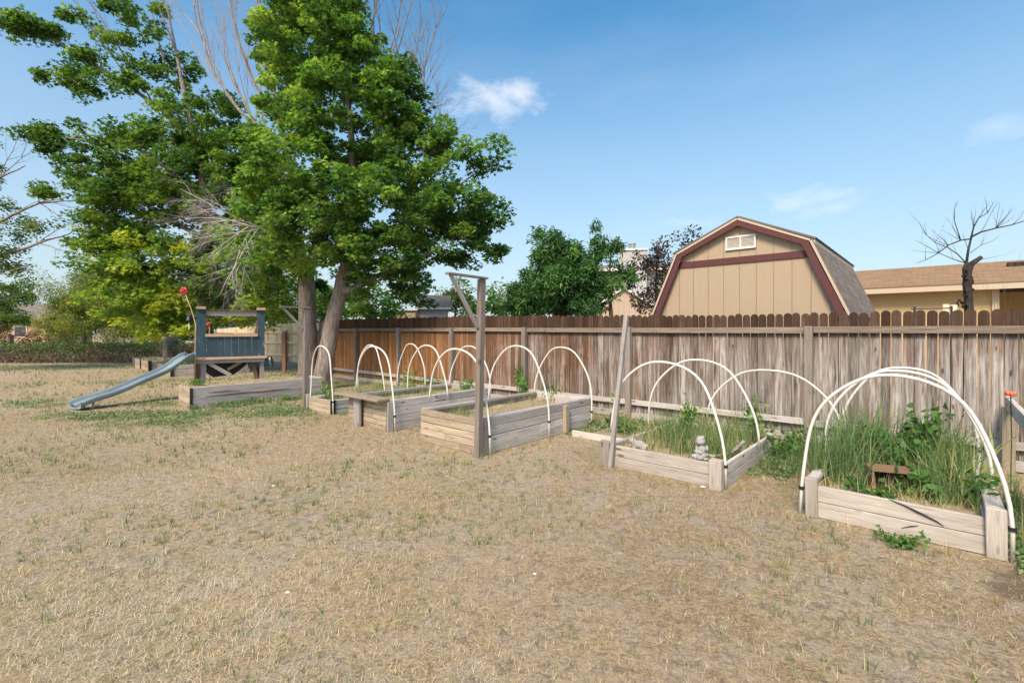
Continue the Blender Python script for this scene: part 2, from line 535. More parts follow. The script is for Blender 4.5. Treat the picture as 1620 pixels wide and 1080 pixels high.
def ground_mat():
    m, N, out = mat_new('dry_lawn_ground')
    ob = N.n('ShaderNodeTexCoord').outputs['Object']
    n1 = N.noise(ob, 0.45, 5, 0.6, 0.5)
    n2 = N.noise(ob, 3.2, 6, 0.65)
    n3 = N.noise(ob, 38, 5, 0.75)
    n4 = N.noise(N.mapping(ob, (1, 1, 1), (9, 4, 0)), 0.8, 5, 0.65)
    n5 = N.noise(ob, 160, 3, 0.7)
    straw = N.ramp(n3, [(0.3, (0.15, 0.11, 0.06)), (0.5, (0.38, 0.30, 0.175)), (0.7, (0.56, 0.46, 0.295))])
    grey = N.ramp(n5, [(0.3, (0.19, 0.155, 0.115)), (0.6, (0.46, 0.40, 0.31))])
    c = N.mix(N.ramp(n2, [(0.4, 0.0), (0.62, 0.9)]), straw, grey)
    c = N.mix(N.ramp(n1, [(0.45, 0.0), (0.7, 0.45)]), c, (0.36, 0.27, 0.155))
    c = N.mix(N.ramp(n4, [(0.56, 0.0), (0.74, 0.35)]), c, (0.20, 0.22, 0.09))
    n6 = N.noise(ob, 14, 6, 0.72, 0.8)
    n7 = N.noise(ob, 0.22, 3, 0.5, 0.4)
    c = N.mix(N.ramp(n6, [(0.50, 0.0), (0.62, 0.75)]), c, (0.15, 0.12, 0.085))
    c = N.mix(N.ramp(n7, [(0.45, 0.0), (0.65, 0.45)]), c, (0.44, 0.37, 0.29))
    for x, y, rx, ry in ((3.2, 2.8, .32, .34), (3.0, 2.4, .28, .14)):   # worn bare soil
        sb_ = N.n('ShaderNodeVectorMath', operation='SUBTRACT'); N.l(ob, sb_.inputs[0]); sb_.inputs[1].default_value = (x, y, 0)
        ml = N.n('ShaderNodeVectorMath', operation='MULTIPLY'); N.l(sb_.outputs[0], ml.inputs[0]); ml.inputs[1].default_value = (1 / rx, 1 / ry, 0)
        ln = N.n('ShaderNodeVectorMath', operation='LENGTH'); N.l(ml.outputs[0], ln.inputs[0])
        bare = N.ramp(N.math('ADD', ln.outputs['Value'], N.math('MULTIPLY', N.math('SUBTRACT', n2, 0.5), 2.6)), [(0.6, 0.7), (1.1, 0.0)])
        c = N.mix(bare, c, (0.115, 0.085, 0.06))
    h = N.math('ADD', N.math('MULTIPLY', n3, 0.7), N.math('MULTIPLY', n2, 1.2))
    h = N.math('SUBTRACT', h, n6)
    pbsdf(N, out, c, 0.95, 0.1, h, 0.8, 0.03)
    return m


M = {}
M['ground'] = ground_mat()
M['bedwood'] = wood('weathered_bed_timber', (0.60, 0.57, 0.53), (0.44, 0.41, 0.375), (0.14, 0.115, 0.095), 0.5, 0.35)
M['bedwood_mid'] = wood('bleached_front_timber', (0.50, 0.46, 0.405), (0.36, 0.325, 0.28), (0.12, 0.10, 0.08), 0.5, 0.45)
M['bedwood_warm'] = wood('warm_lit_bed_timber', (0.48, 0.405, 0.305), (0.345, 0.28, 0.20), (0.13, 0.09, 0.055), 0.45, 0.35)  # warm light on the bed fronts painted into the timber colour
M['bedwood_dark'] = wood('aged_grey_timber', (0.58, 0.54, 0.51), (0.38, 0.35, 0.33), (0.13, 0.11, 0.10), 0.5, 0.5)
M['postwood'] = wood('grey_post_timber', (0.34, 0.30, 0.26), (0.23, 0.195, 0.165), (0.09, 0.07, 0.06), 0.3, 0.5)
M['greypost'] = wood('silver_post_timber', (0.42, 0.395, 0.38), (0.30, 0.28, 0.265), (0.14, 0.12, 0.115), 0.3, 0.4)
M['rail'] = wood('fence_rail_timber', (0.30, 0.25, 0.20), (0.18, 0.145, 0.11), (0.07, 0.05, 0.04), 0.4, 0.6)
M['brownwood'] = wood('brown_timber', (0.36, 0.23, 0.15), (0.21, 0.12, 0.075), (0.08, 0.045, 0.03), 0.5, 0.5)
M['creamwood'] = wood('brightened_pale_timber', (0.86, 0.74, 0.52), (0.74, 0.60, 0.40), (0.45, 0.33, 0.2), 0.45, 0.3)  # base colour lifted to carry sunlight on the far fence
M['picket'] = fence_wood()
M['bluewood'] = None


def blue_mat():
    m, N, out = mat_new('flaking_blue_paint')
    uv = N.n('ShaderNodeUVMap', uv_map='UVMap').outputs[0]
    at = N.n('ShaderNodeAttribute', attribute_name='tone').outputs['Fac']
    n = N.noise(N.mapping(uv, (2, 9, 1)), 2.4, 6, 0.7, 0.4)
    c = N.mix(at, (0.022, 0.052, 0.075), (0.032, 0.075, 0.10))
    c = N.mix(N.ramp(N.noise(uv, 3.0, 5, 0.6), [(0.4, 0.0), (0.7, 0.5)]), c, (0.055, 0.085, 0.12))
    c = N.mix(N.ramp(n, [(0.63, 0.0), (0.68, 0.9)]), c, (0.52, 0.47, 0.40))
    pbsdf(N, out, c, 0.6, 0.35, n, 0.3, 0.005)
    return m


M['bluewood'] = blue_mat()
M['soil'] = plain('bed_soil', (0.36, 0.29, 0.20), 0.95, 0.05, 25, 0.5, 0.8, dirt=(0.16, 0.12, 0.08))
M['pvc'] = plain('white_plastic_pipe', (0.70, 0.68, 0.63), 0.4, 0.45, 8, 0.05, dirt=(0.62, 0.58, 0.50))
M['pvc_grey'] = plain('grey_plastic_sleeve', (0.55, 0.57, 0.58), 0.5, 0.4, 8, 0.08)
M['black'] = plain('black_rubber_strap', (0.02, 0.02, 0.022), 0.5, 0.4)
M['stone'] = plain('grey_cast_stone', (0.36, 0.355, 0.345), 0.85, 0.2, 30, 0.2, 0.3, dirt=(0.20, 0.195, 0.185))
M['slide'] = plain('faded_teal_plastic', (0.20, 0.27, 0.30), 0.45, 0.45, 6, 0.12, dirt=(0.33, 0.37, 0.38))
M['tube'] = plain('dark_blue_plastic', (0.05, 0.09, 0.15), 0.4, 0.5)
M['nearblack'] = plain('near_black_plain', (0.018, 0.018, 0.02), 0.45, 0.4, 10, 0.3, 0.4)
M['red'] = plain('red_enamel', (0.36, 0.015, 0.025), 0.4, 0.5)
M['pot'] = plain('orange_plastic_bucket', (0.60, 0.13, 0.06), 0.45, 0.4)
M['iron'] = plain('dark_iron', (0.05, 0.05, 0.055), 0.5, 0.5, metal=0.5)
M['tan'] = wood('tan_cap_timber', (0.60, 0.45, 0.31), (0.46, 0.33, 0.22), (0.22, 0.14, 0.09), 0.3, 0.4)
M['brick'] = plain('brown_cardboard', (0.24, 0.15, 0.09), 0.85, 0.15, 14, 0.2, 0.2)
M['paper'] = plain('white_litter', (0.80, 0.80, 0.79), 0.7, 0.2, 30, 0.08)
M['bark'] = bark('maple_bark', (0.14, 0.11, 0.09), (0.36, 0.31, 0.27))
M['bark_dark'] = bark('dark_bark', (0.018, 0.016, 0.015), (0.07, 0.06, 0.055))
M['dead'] = bark('dead_branch_bark', (0.30, 0.24, 0.19), (0.52, 0.44, 0.36))
M['deadgrey'] = bark('grey_dead_twig', (0.42, 0.38, 0.36), (0.66, 0.61, 0.58))
M['leaf_maple'] = leafmat('maple_leaves', [(0.0, (0.035, 0.09, 0.03)), (0.35, (0.105, 0.22, 0.055)), (0.7, (0.24, 0.40, 0.09)), (1.0, (0.44, 0.54, 0.13))], 0.5)
M['leaf_maple_sun'] = leafmat('sun_tinted_maple_leaves', [(0.0, (0.045, 0.105, 0.03)), (0.4, (0.12, 0.23, 0.055)), (0.78, (0.30, 0.42, 0.07)), (1.0, (0.60, 0.58, 0.08))], 0.55)  # yellow end of the ramp paints sun glow into the leaves
M['leaf_peach'] = leafmat('long_green_leaves', [(0.0, (0.03, 0.08, 0.03)), (0.6, (0.09, 0.22, 0.06)), (1.0, (0.20, 0.36, 0.09))], 0.35)
M['leaf_plum'] = leafmat('purple_brown_leaves', [(0.0, (0.035, 0.025, 0.025)), (0.6, (0.09, 0.065, 0.05)), (1.0, (0.15, 0.14, 0.08))], 0.3, (1.1, 1, 0.8))
M['leaf_back'] = leafmat('pale_back_leaves', [(0.0, (0.06, 0.11, 0.035)), (0.6, (0.14, 0.22, 0.05)), (1.0, (0.28, 0.33, 0.07))], 0.4)
M['leaf_juniper'] = leafmat('juniper_needles', [(0.0, (0.07, 0.12, 0.04)), (0.5, (0.19, 0.26, 0.06)), (1.0, (0.55, 0.50, 0.10))], 0.35)
M['leaf_hedge'] = leafmat('hedge_leaves', [(0.0, (0.26, 0.16, 0.10)), (0.33, (0.19, 0.15, 0.11)), (0.45, (0.07, 0.12, 0.045)), (1.0, (0.17, 0.24, 0.08))], 0.25)
M['leaf_red'] = leafmat('red_brown_shrub_leaves', [(0.0, (0.10, 0.05, 0.04)), (1.0, (0.22, 0.12, 0.08))], 0.25, (1.1, 1, 0.8))
M['leaf_spruce'] = leafmat('blue_green_needles', [(0.0, (0.06, 0.10, 0.09)), (1.0, (0.15, 0.22, 0.20))], 0.15, (1, 1, 1))
M['leaf_weed'] = leafmat('weed_leaves', [(0.0, (0.05, 0.13, 0.03)), (0.6, (0.11, 0.24, 0.05)), (1.0, (0.26, 0.38, 0.08))], 0.35)
M['leaf_clover'] = leafmat('ground_cover_leaves', [(0.0, (0.11, 0.17, 0.07)), (0.7, (0.21, 0.30, 0.12)), (1.0, (0.34, 0.40, 0.18))], 0.3, (1, 1.1, .8))
M['grass_dry'] = leafmat('dry_grass_blades', [(0.0, (0.20, 0.13, 0.07)), (0.3, (0.48, 0.345, 0.18)), (0.55, (0.78, 0.65, 0.43)), (0.8, (0.68, 0.60, 0.48)), (0.88, (0.40, 0.38, 0.14)), (1.0, (0.21, 0.29, 0.08))], 0.25, (1, 1, 0.9), 0.7)
M['grass_green'] = leafmat('green_grass_blades', [(0.0, (0.07, 0.145, 0.055)), (0.6, (0.165, 0.26, 0.095)), (0.82, (0.38, 0.40, 0.14)), (1.0, (0.62, 0.51, 0.28))], 0.3, (1.1, 1.15, 0.6), 0.6)
M['shed'] = siding('cream_sheet_siding', (0.40, 0.315, 0.22), 0.28, True, (0.43, 0.32, 0.19))
M['trim'] = plain('maroon_trim_paint', (0.105, 0.036, 0.036), 0.6, 0.3, 10, 0.15)
M['cream'] = plain('cream_trim_paint', (0.50, 0.42, 0.31), 0.6, 0.3, 10, 0.06)
M['white'] = plain('white_trim_paint', (0.76, 0.73, 0.68), 0.6, 0.3, 10, 0.06)
M['roof_grey'] = shingles('grey_shingles', (0.12, 0.105, 0.095), (0.27, 0.24, 0.21))
M['roof_tan'] = shingles('tan_shingles', (0.20, 0.135, 0.075), (0.33, 0.225, 0.13), 0.14, 0.3)
M['tanwall'] = plain('tan_stucco', (0.52, 0.38, 0.20), 0.9, 0.1, 4, 0.06, 0.1)
M['greywall'] = siding('grey_lap_siding', (0.42, 0.42, 0.41), 0.2, False)
M['brownwall'] = siding('brown_sheet_siding', (0.45, 0.36, 0.27), 0.3, True)
M['glass'] = plain('dark_window_glass', (0.06, 0.08, 0.10), 0.08, 0.6, 3, 0.1)
M['metal'] = plain('galvanised_metal', (0.50, 0.48, 0.45), 0.4, 0.5, 12, 0.1, metal=0.6)

# ------------------------------------------------------------------ ground
g = MB()
g.v = [(-260, -120, 0), (260, -120, 0), (260, 400, 0), (-260, 400, 0)]; g.f = [(0, 1, 2, 3)]; g.uv = [(0, 0)] * 4; g.t = [0.5]
g.build('ground', M['ground'], kind='structure')

# ------------------------------------------------------------------ main fence
VF = 7.73
fence = thing('wooden_fence', 'long weathered grey and red-brown picket fence with rounded dark tops behind the garden beds', 'fence', W(0, VF, 0), RZ)
post_u = [15.6, 13.45, 11.19, 8.94, 6.58, 4.13, 1.36, -1.1, -3.5]
for a, b in zip(post_u[:-1], post_u[1:]):
    mb = MB()
    n = max(1, round((a - b) / 0.113)); st = (a - b) / n
    for i in range(n):
        x = -(a - (i + 0.5) * st)
        u = -x
        base_h = 1.835 + 0.09 * min(1, max(0, (u - 3) / 5)) + random.uniform(-0.012, 0.012)
        w = st - random.uniform(0.003, 0.011) - (0.003 if u < 3 else 0); t = 0.018
        y = 0.02 + random.uniform(-0.003, 0.003)
        lean = random.uniform(-0.006, 0.006)
        bz = random.uniform(0.02, 0.06)
        h = base_h
        out = [(-w / 2, bz), (w / 2, bz)]
        for k in range(7):
            an = math.pi * k / 6
            out.append((math.cos(an) * w / 2 * 0.995, h - 0.048 + math.sin(an) * 0.048))
        # keep bottom corners then arch
        poly = [(x + px + lean * (pz - 1), pz) for px, pz in out]
        b0 = len(mb.v); ov = random.uniform(0, 40); tone = random.random()
        for yy in (y, y + t):
            for q in poly: mb.v.append((q[0], yy, q[1]))
        m = len(poly)
        mb.f.append(tuple(b0 + j for j in range(m))); mb.t.append(tone); mb.uv += [(q[1], q[0] - x + ov) for q in poly]
        mb.f.append(tuple(b0 + m + j for j in range(m))[::-1]); mb.t.append(tone); mb.uv += [(q[1], q[0] - x + ov) for q in poly[::-1]]
        for j in range(m):
            j2 = (j + 1) % m
            mb.f.append((b0 + j, b0 + m + j, b0 + m + j2, b0 + j2)); mb.t.append(tone)
            mb.uv += [(poly[j][1], ov), (poly[j][1], ov + t), (poly[j2][1], ov + t), (poly[j2][1], ov)]
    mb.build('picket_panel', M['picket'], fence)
    for z, hh in ((1.59, 0.088), (0.30, 0.088)):
        r = MB(); r.board((-a + 0.052, -0.020, z + random.uniform(-.008, .008)), (-b - 0.052, -0.020, z + random.uniform(-.008, .008)), hh, 0.038, jit=0.002)
        if z < 1: r.board((-a + 0.052, -0.035, 0.07), (-b - 0.052, -0.035, 0.08), 0.12, 0.03, jit=0.003)
        r.build('rail', M['rail'] if z > 1 else M['bedwood'], fence, bevel=0.003)
for u in post_u:
    p = MB(); p.box((-u, -0.0455, 0.82), (0.1, 0.1, 1.65), jit=0.003)
    p.build('post', M['postwood'], fence, bevel=0.004)

# fence beyond the tree; sunlight on it is put into its timber colour
cf = thing('pale_fence', 'sunlit cream board fence far behind the tree trunks and playhouse', 'fence', (0, 0, 0))
pts = [(505, 22.6), (455, 23.2), (405, 24.0), (375, 25.2), (343, 26.6)]
tops = [1.90, 1.88, 1.80, 1.70, 1.6]
P3 = [Vector(((px - CXP) / F_PX * d, d, 0)) for px, d in pts]
for i in range(len(P3) - 1):
    a, b = P3[i], P3[i + 1]; L = (b - a).length; d = (b - a) / L; nrm = Vector((d.y, -d.x, 0))
    if nrm.y > 0: nrm = -nrm
    mb = MB(); n = int(L / 0.15)
    for k in range(n):
        t = (k + .5) / n; c = a + (b - a) * t; h = tops[i] * (1 - t) + tops[i + 1] * t + random.uniform(-.015, .015)
        Mx = Matrix.Translation(c + Vector((0, 0, h / 2 + 0.02))) @ Matrix.Rotation(math.atan2(d.y, d.x), 4, 'Z')
        mb.quadbox(Mx, L / n / 2 - 0.004, 0.009, h / 2)
    mb.build('board_panel', M['creamwood'], cf)
    r = MB()
    for z in (0.35, 0.95, 1.45):
        r.board(a + nrm * 0.03 + Vector((0, 0, z)), b + nrm * 0.03 + Vector((0, 0, z)), 0.09, 0.04)
    r.build('rail', M['creamwood'], cf)
    p = MB(); p.box(a + nrm * 0.07 + Vector((0, 0, .8)), (0.09, 0.09, 1.6)); p.build('post', M['creamwood'], cf)

rfn = thing('return_fence', 'short brown board fence running from the long fence back to the pale fence', 'fence', W(15.66, VF, 0))
a_ = W(15.66, VF, 0); b_ = P3[0]; o_ = a_.copy(); L = (b_ - a_).length; d = (b_ - a_) / L
mb = MB(); n = int(L / .15)
for k in range(n):
    c = (b_ - a_) * ((k + .5) / n); h = 1.88 + random.uniform(-.015, .015)
    mb.quadbox(Matrix.Translation(c + Vector((0, 0, h / 2 + .02))) @ Matrix.Rotation(math.atan2(d.y, d.x), 4, 'Z'), L / n / 2 - .004, .009, h / 2)
mb.build('board_panel', M['brownwood'], rfn)
for z in (.35, 1.45):
    r = MB(); r.board(Vector((-.05, 0, z)), (b_ - a_) + Vector((-.05, 0, z)), .09, .04); r.build('rail', M['brownwood'], rfn)

gp = thing('gate_post', 'lone brown timber post standing before the cream fence', 'post', G(450, 590))
p = MB(); p.box((0, 0, 0.77), (0.13, 0.11, 1.54), jit=0.004); p.build('post', M['brownwood'], gp, bevel=0.005)
for z in (0.5, 1.3):
    h = MB(); h.box((0.08, -0.02, z), (0.03, 0.09, 0.04)); h.build('hinge', M['iron'], gp)

# ------------------------------------------------------------------ raised beds
def bed(label, u0, u1, v0, v1, h, nf=4, ns=3, posts=(), soil=0.12, topcap=True, loc_tilt=0.0, wm=None, wside=None, group='raised timber beds', end_m=None):
    """front panel at v0 between u1 (left) and u0 (right); local x right, y away"""
    root = thing('garden_bed', label, 'garden bed', W(u1, v0, 0), RZ, group)
    w, l = u1 - u0, v1 - v0
    wm = wm or M['bedwood_warm']; wside = wside or M['bedwood']  # warm front, cool sides: directional light painted into the timber colours
    T = 0.042
    def wall(name, p0, p1, nn, mat):
        mb = MB(); p0 = Vector(p0); p1 = Vector(p1); hb = h / nn
        for k in range(nn):
            z = hb * (k + 0.5)
            o = Vector((random.uniform(-.004, .004), random.uniform(-.004, .004), 0))
            if random.random() < 0.35 and (p1 - p0).length > 1.0 and nn > 2:
                tt = random.uniform(0.35, 0.7); q = p0 + (p1 - p0) * tt
                mb.board(p0 + o + Vector((0, 0, z)), q + o + Vector((0, 0, z)), hb - 0.006, T, jit=0.003)
                mb.board(q + o + (p1 - p0).normalized() * 0.005 + Vector((0, 0, z)), p1 - o + Vector((0, 0, z)), hb - 0.006, T, jit=0.003)
            else:
                mb.board(p0 + o + Vector((0, 0, z + random.uniform(-.002, .002))), p1 - o + Vector((0, 0, z)), hb - 0.006, T, jit=0.003)
        return mb.build(name, mat, root, bevel=0.004)
    wall('end_panel', (0, 0, 0), (w, 0, 0), nf, wm)
    wall('end_panel', (0, l, 0), (w, l, 0), ns, wside)
    wall('side_panel', (0, T / 2 + .002, 0), (0, l - T / 2 - .002, 0), ns, wside)
    wall('side_panel', (w, T / 2 + .002, 0), (w, l - T / 2 - .002, 0), ns, wside)
    if topcap:
        mb = MB()
        mb.board((0.06, 0.05, h - 0.02), (0.06, l - 0.05, h - 0.02), 0.035, 0.06, jit=0.003)
        mb.board((w - 0.06, 0.05, h - 0.02), (w - 0.06, l - 0.05, h - 0.02), 0.035, 0.06, jit=0.003)
        mb.build('inner_cleat', M['bedwood_dark'], root)
    nx, ny = 14, 26
    s = MB()
    for j in range(ny + 1):
        for i in range(nx + 1):
            x = T / 2 + (w - T) * i / nx; y = T / 2 + (l - T) * j / ny
            s.v.append((x, y, h - soil + random.uniform(-.02, .02)))
    for j in range(ny):
        for i in range(nx):
            q = j * (nx + 1) + i; s.f.append((q, q + 1, q + nx + 2, q + nx + 1)); s.t.append(.5); s.uv += [(0, 0)] * 4
    s.build('soil', M['soil'], root, smooth=True)
    for (x, y, sx, sy, z0, z1, mk) in posts:
        p = MB(); p.box((x, y, (z0 + z1) / 2), (sx, sy, z1 - z0), jit=0.004); p.build('stake', M[mk], root, bevel=0.005)
    return root


def hoops(label_bed, specs, mat=None):
    """specs: (u_right, u_left, v, apex, base_z, lean)"""
    for n, (ua, ub, v, apex, bl, br, shift) in enumerate(specs):
        c = W((ua + ub) / 2, v, 0)
        ordn = ('nearest', 'middle', 'farthest')[n]
        root = thing('pipe_hoop', f'{ordn} of the three white pipe hoops arching over {label_bed}', 'hoop', c, RZ, 'white pipe hoops over the beds')
        hw = (ub - ua) / 2; pts = []
        N_ = 30
        for i in range(N_ + 1):
            a = math.pi * (1 - i / N_)
            ca, sa = math.cos(a), math.sin(a)
            x = hw * (abs(ca) ** 0.92) * (1 if ca > 0 else -1)
            zz = apex * (max(sa, 0) ** 0.74)
            b0 = bl if ca < 0 else br
            if zz < b0: continue
            pts.append((x + shift * (zz / apex) ** 1.5 + 0.012 * math.sin(i * .7 + n), 0.015 * math.sin(i * 0.4 + n * 2), zz))
        mb = MB(); mb.tube(pts, 0.0132, 10); mb.build('pipe', M['pvc'], root, smooth=True)
        for sx, q, b0 in ((-1, pts[0], bl), (1, pts[-1], br)):
            if b0 > 0.1: continue
            k = MB(); zt = 0.30
            near = min(pts, key=lambda p_: abs(p_[2] - zt) + (0 if p_[0] * sx > 0 else 9))
            d = Vector((0, 0, 1))
            k.tube([Vector(near) - d * 0.013, Vector(near) + d * 0.013], 0.023, 10); k.build('strap', M['black'], root, smooth=False)


# A: overgrown bed at the right
bedA = bed('low overgrown bed at the right edge with a cracked front board and tall grass', -0.25, 0.82, 4.76, 7.1, 0.27, 2, 2,
           posts=[(0.005, -0.03, 0.09, 0.06, 0, 0.335, 'bedwood_mid'), (1.11, -0.03, 0.105, 0.06, 0, 0.355, 'bedwood_mid')], soil=0.05, topcap=False, wm=M['bedwood_mid'])
mb = MB(); mb.board((1.105, 0.005, 0.335), (1.105, 0.60, 0.32), 0.10, 0.04, wdir=(1, 0, 0)); mb.build('cap_board', M['bedwood'], bedA, bevel=0.005)
mb = MB(); mb.board((0.005, 0.005, 0.315), (0.005, 0.35, 0.31), 0.08, 0.04, wdir=(1, 0, 0)); mb.build('cap_board', M['bedwood'], bedA, bevel=0.005)
mb = MB(); mb.tube([(0.52, -0.026, 0.275), (0.62, -0.027, 0.245), (0.70, -0.028, 0.215), (0.80, -0.0275, 0.175), (0.84, -0.027, 0.15)], [.002, .005, .007, .005, .002], 5); mb.tube([(0.60, -0.0265, 0.07), (0.66, -0.027, 0.10), (0.70, -0.0265, 0.115)], [.002, .004, .001], 5); mb.build('crack', M['black'], bedA)
hoops('the overgrown bed at the right edge', [(-0.36, 0.90, 4.72, 1.245, 0.0, 0.0, 0.0), (-0.33, 0.90, 5.75, 1.21, 0.0, 0.0, 0.0), (-0.30, 0.88, 6.75, 1.18, 0.0, 0.0, 0.0)])
# B: cherub bed
bedB = bed('low weedy bed holding a stone cherub with a leaning grey post at its corner', 1.62, 2.9, 4.93, 6.85, 0.25, 2, 2,
           posts=[(-0.02, -0.05, 0.14, 0.08, 0, 0.29, 'postwood'), (1.24, -0.035, 0.12, 0.09, 0, 0.30, 'bedwood_mid')], soil=0.06, topcap=False, wm=M['bedwood_mid'])
mb = MB()
bp = [Vector((0.98, 0.22, .23)), Vector((1.06, .28, .20)), Vector((1.16, .42, .205)), Vector((1.2, .62, .24)), Vector((1.21, .85, .28))]
for i in range(4): mb.board(bp[i], bp[i + 1] + (bp[i + 1] - bp[i]) * 0.04, 0.13, 0.03, wdir=(0.5, -0.2, 0.8))
mb.build('warped_board', M['bedwood'], bedB, bevel=0.004)
hoops('the low bed with the stone cherub', [(1.60, 2.93, 4.96, 1.245, 0.25, 0.0, 0.0), (1.55, 2.93, 5.95, 1.22, 0.2, 0.15, 0.0), (0.87, 2.5, 6.95, 1.06, 0.2, 0.1, 0.0)])
# C: tall bed in the middle
bedC = bed('tall silvery bed in the middle with its corner behind the tall arm post', 4.33, 5.54, 4.2, 6.75, 0.465, 5, 4,
           posts=[(1.255, 0.02, 0.035, 0.09, 0, 0.47, 'postwood'), (1.262, 1.78, 0.06, 0.1, 0, 0.43, 'bedwood_warm')], soil=0.13)
hoops('the tall bed beside the arm post', [(4.24, 5.53, 4.28, 1.335, 0.42, 0.0, 0.0), (4.25, 5.50, 5.5, 1.345, 0.35, 0.0, 0.0), (4.27, 5.5, 6.7, 1.29, 0.35, 0.0, 0.0)])
# D: bed with shelf
bedD = bed('tall bed with a wide shelf board nailed across its front end', 6.42, 7.58, 4.2, 6.47, 0.485, 6, 4,
           posts=[(1.19, 0.03, 0.03, 0.1, 0, 0.47, 'bedwood_dark')], soil=0.12)
mb = MB(); mb.board((-0.14, -0.09, 0.505), (1.2, -0.09, 0.505), 0.24, 0.04, wdir=(0, 1, 0), jit=.003); mb.board((0.1, -0.02, 0.47), (1.0, -0.02, 0.47), 0.03, 0.03, wdir=(0, 1, 0)); mb.build('shelf', M['bedwood_warm'], bedD, bevel=0.006)
mb = MB(); mb.box((0.42, -0.09, 0.242), (0.19, 0.045, 0.484), jit=0.003); mb.build('shelf_support', M['bedwood_dark'], bedD, bevel=0.005)
hoops('the bed with the shelf board', [(6.33, 7.56, 4.28, 1.32, 0.42, 0.0, 0.0), (6.34, 7.54, 5.36, 1.31, 0.35, 0.35, 0.0), (6.34, 7.54, 6.42, 1.27, 0.35, 0.35, 0.0)])
# E: small low bed
bedE = bed('small low bed beside the far arm post under the tree', 8.5, 9.42, 4.36, 6.7, 0.26, 3, 3,
           posts=[(0.95, 0.0, 0.03, 0.1, 0, 0.27, 'black'), (-0.03, -0.01, 0.06, 0.1, 0, 0.30, 'greypost')], soil=0.07)
hoops('the small low bed by the trunk', [(8.46, 9.42, 4.36, 1.28, 0.0, 0.0, 0.0), (8.5, 9.55, 5.48, 1.27, 0.2, 0.2, 0.0), (8.5, 9.55, 6.53, 1.27, 0.2, 0.2, 0.0)])
# F: long bed in front of the playhouse
bedF = bed('long weathered bed standing in front of the blue playhouse', 11.2, 12.0, 2.75, 5.5, 0.43, 4, 2, soil=0.03,
           posts=[(0.822, -0.0, 0.02, 0.05, 0, 0.42, 'black')], wside=M['bedwood_dark'], topcap=False)
mb = MB()
for (y0, z0, y1, z1) in ((0.25, .225, 1.5, .235), (1.2, .20, 1.95, .245), (0.3, .30, 0.9, .29)):
    mb.tube([(0.823, y0, z0), (0.8235, (y0 + y1) / 2, (z0 + z1) / 2 + .012), (0.823, y1, z1)], [.003, .013, .003], 5)
mb.build('rot_gap', M['brownwood'], bedF)
# far beds
bed('far timber bed with dark corner stakes left of the slide top', 19.2, 21.1, 4.17, 6.6, 0.38, 3, 3, posts=[(1.93, 0, .04, .1, 0, .42, 'black'), (0.95, -0.04, .04, .04, 0, .4, 'black')], soil=0.04, wside=M['bedwood_dark'])
bed('farther timber bed between the hedge and the lawn beds', 22.6, 25.2, 4.2, 6.6, 0.36, 3, 3, posts=[(2.63, 0, .04, .1, 0, .4, 'black'), (1.2, -0.04, .04, .04, 0, .4, 'black')], soil=0.04)
bed('farthest low timber bed with weeds beside the hedge', 26.0, 27.6, 4.5, 6.6, 0.32, 2, 2, posts=[(1.63, 0, .04, .1, 0, .36, 'black')], soil=0.04)

# ------------------------------------------------------------------ posts with arms
def arm_post(label, base, hgt, lean, arm_len, brace_drop, sz=0.08, arm_rise=0.0):
    root = thing('arm_post', label, 'post', base, RZ, 'posts with a braced arm')
    mb = MB(); top = Vector((lean, 0, hgt)); mb.board((0, 0, 0), top, sz, sz, wdir=(1, 0, 0), jit=0.003); mb.build('post', M['postwood'], root, bevel=0.005)
    mb = MB(); a = top + Vector((0.03, 0.06, 0.012)); e = top + Vector((-0.0, -arm_len, 0.012 + arm_rise)); mb.board(a, e, 0.075, 0.024, wdir=(1, 0, 0)); mb.build('arm', M['postwood'], root, bevel=0.003)
    mb = MB(); mb.board(top + Vector((0.0, -arm_len + 0.06, -0.002 + arm_rise)), (lean * 0.7, -sz / 2 - .012, hgt - brace_drop), 0.05, 0.035, wdir=(1, 0, 0)); mb.build('brace', M['greypost'], root, bevel=0.003)
    return root


arm_post('tall grey post with braced arm at the corner of the middle bed', W(4.30, 4.13), 2.225, 0.06, 0.56, 0.60, arm_rise=0.015)
arm_post('smaller grey post with thin braced arm before the tree trunks', W(9.62, 4.36), 2.03, 0.03, 0.52, 0.42, 0.095)
lp = thing('leaning_post', 'slim silver grey post leaning at the left corner of the cherub bed', 'post', W(2.84, 4.85), RZ)
mb = MB(); mb.board((0, 0, 0.0), (0.15, 0.10, 1.765), 0.048, 0.048, wdir=(1, 0, 0), jit=.002); mb.build('post', M['greypost'], lp, bevel=0.004)

# right edge rail
rf = thing('timber_rail', 'pale timber rail on two posts at the right edge beside the overgrown bed', 'rail', W(-0.56, 5.55), RZ)
for y, h in ((0, 0.72), (2.0, 0.74)):
    mb = MB(); mb.box((0, y, h / 2), (0.11, 0.1, h), jit=.003); mb.build('post', M['bedwood_warm'], rf, bevel=0.005)
mb = MB(); mb.board((0.0, -0.08, 0.79), (0, 2.08, 0.79), 0.14, 0.045, jit=.003); mb.build('beam', M['bedwood'], rf, bevel=0.005)
mb = MB(); mb.board((0.08, 0.02, 0.66), (0.9, 0.02, 0.66), 0.12, 0.04, jit=.003); mb.build('beam', M['bedwood_warm'], rf, bevel=0.005)

# loose plank on the ground between beds
lpk = thing('plank', 'loose grey plank lying on the ground left of the cherub bed', 'plank', W(3.35, 5.9), RZ)
mb = MB(); mb.board((-0.75, 0, 0.045), (0.15, 0.0, 0.045), 0.09, 0.04); mb.build('plank', M['bedwood'], lpk, bevel=0.003)

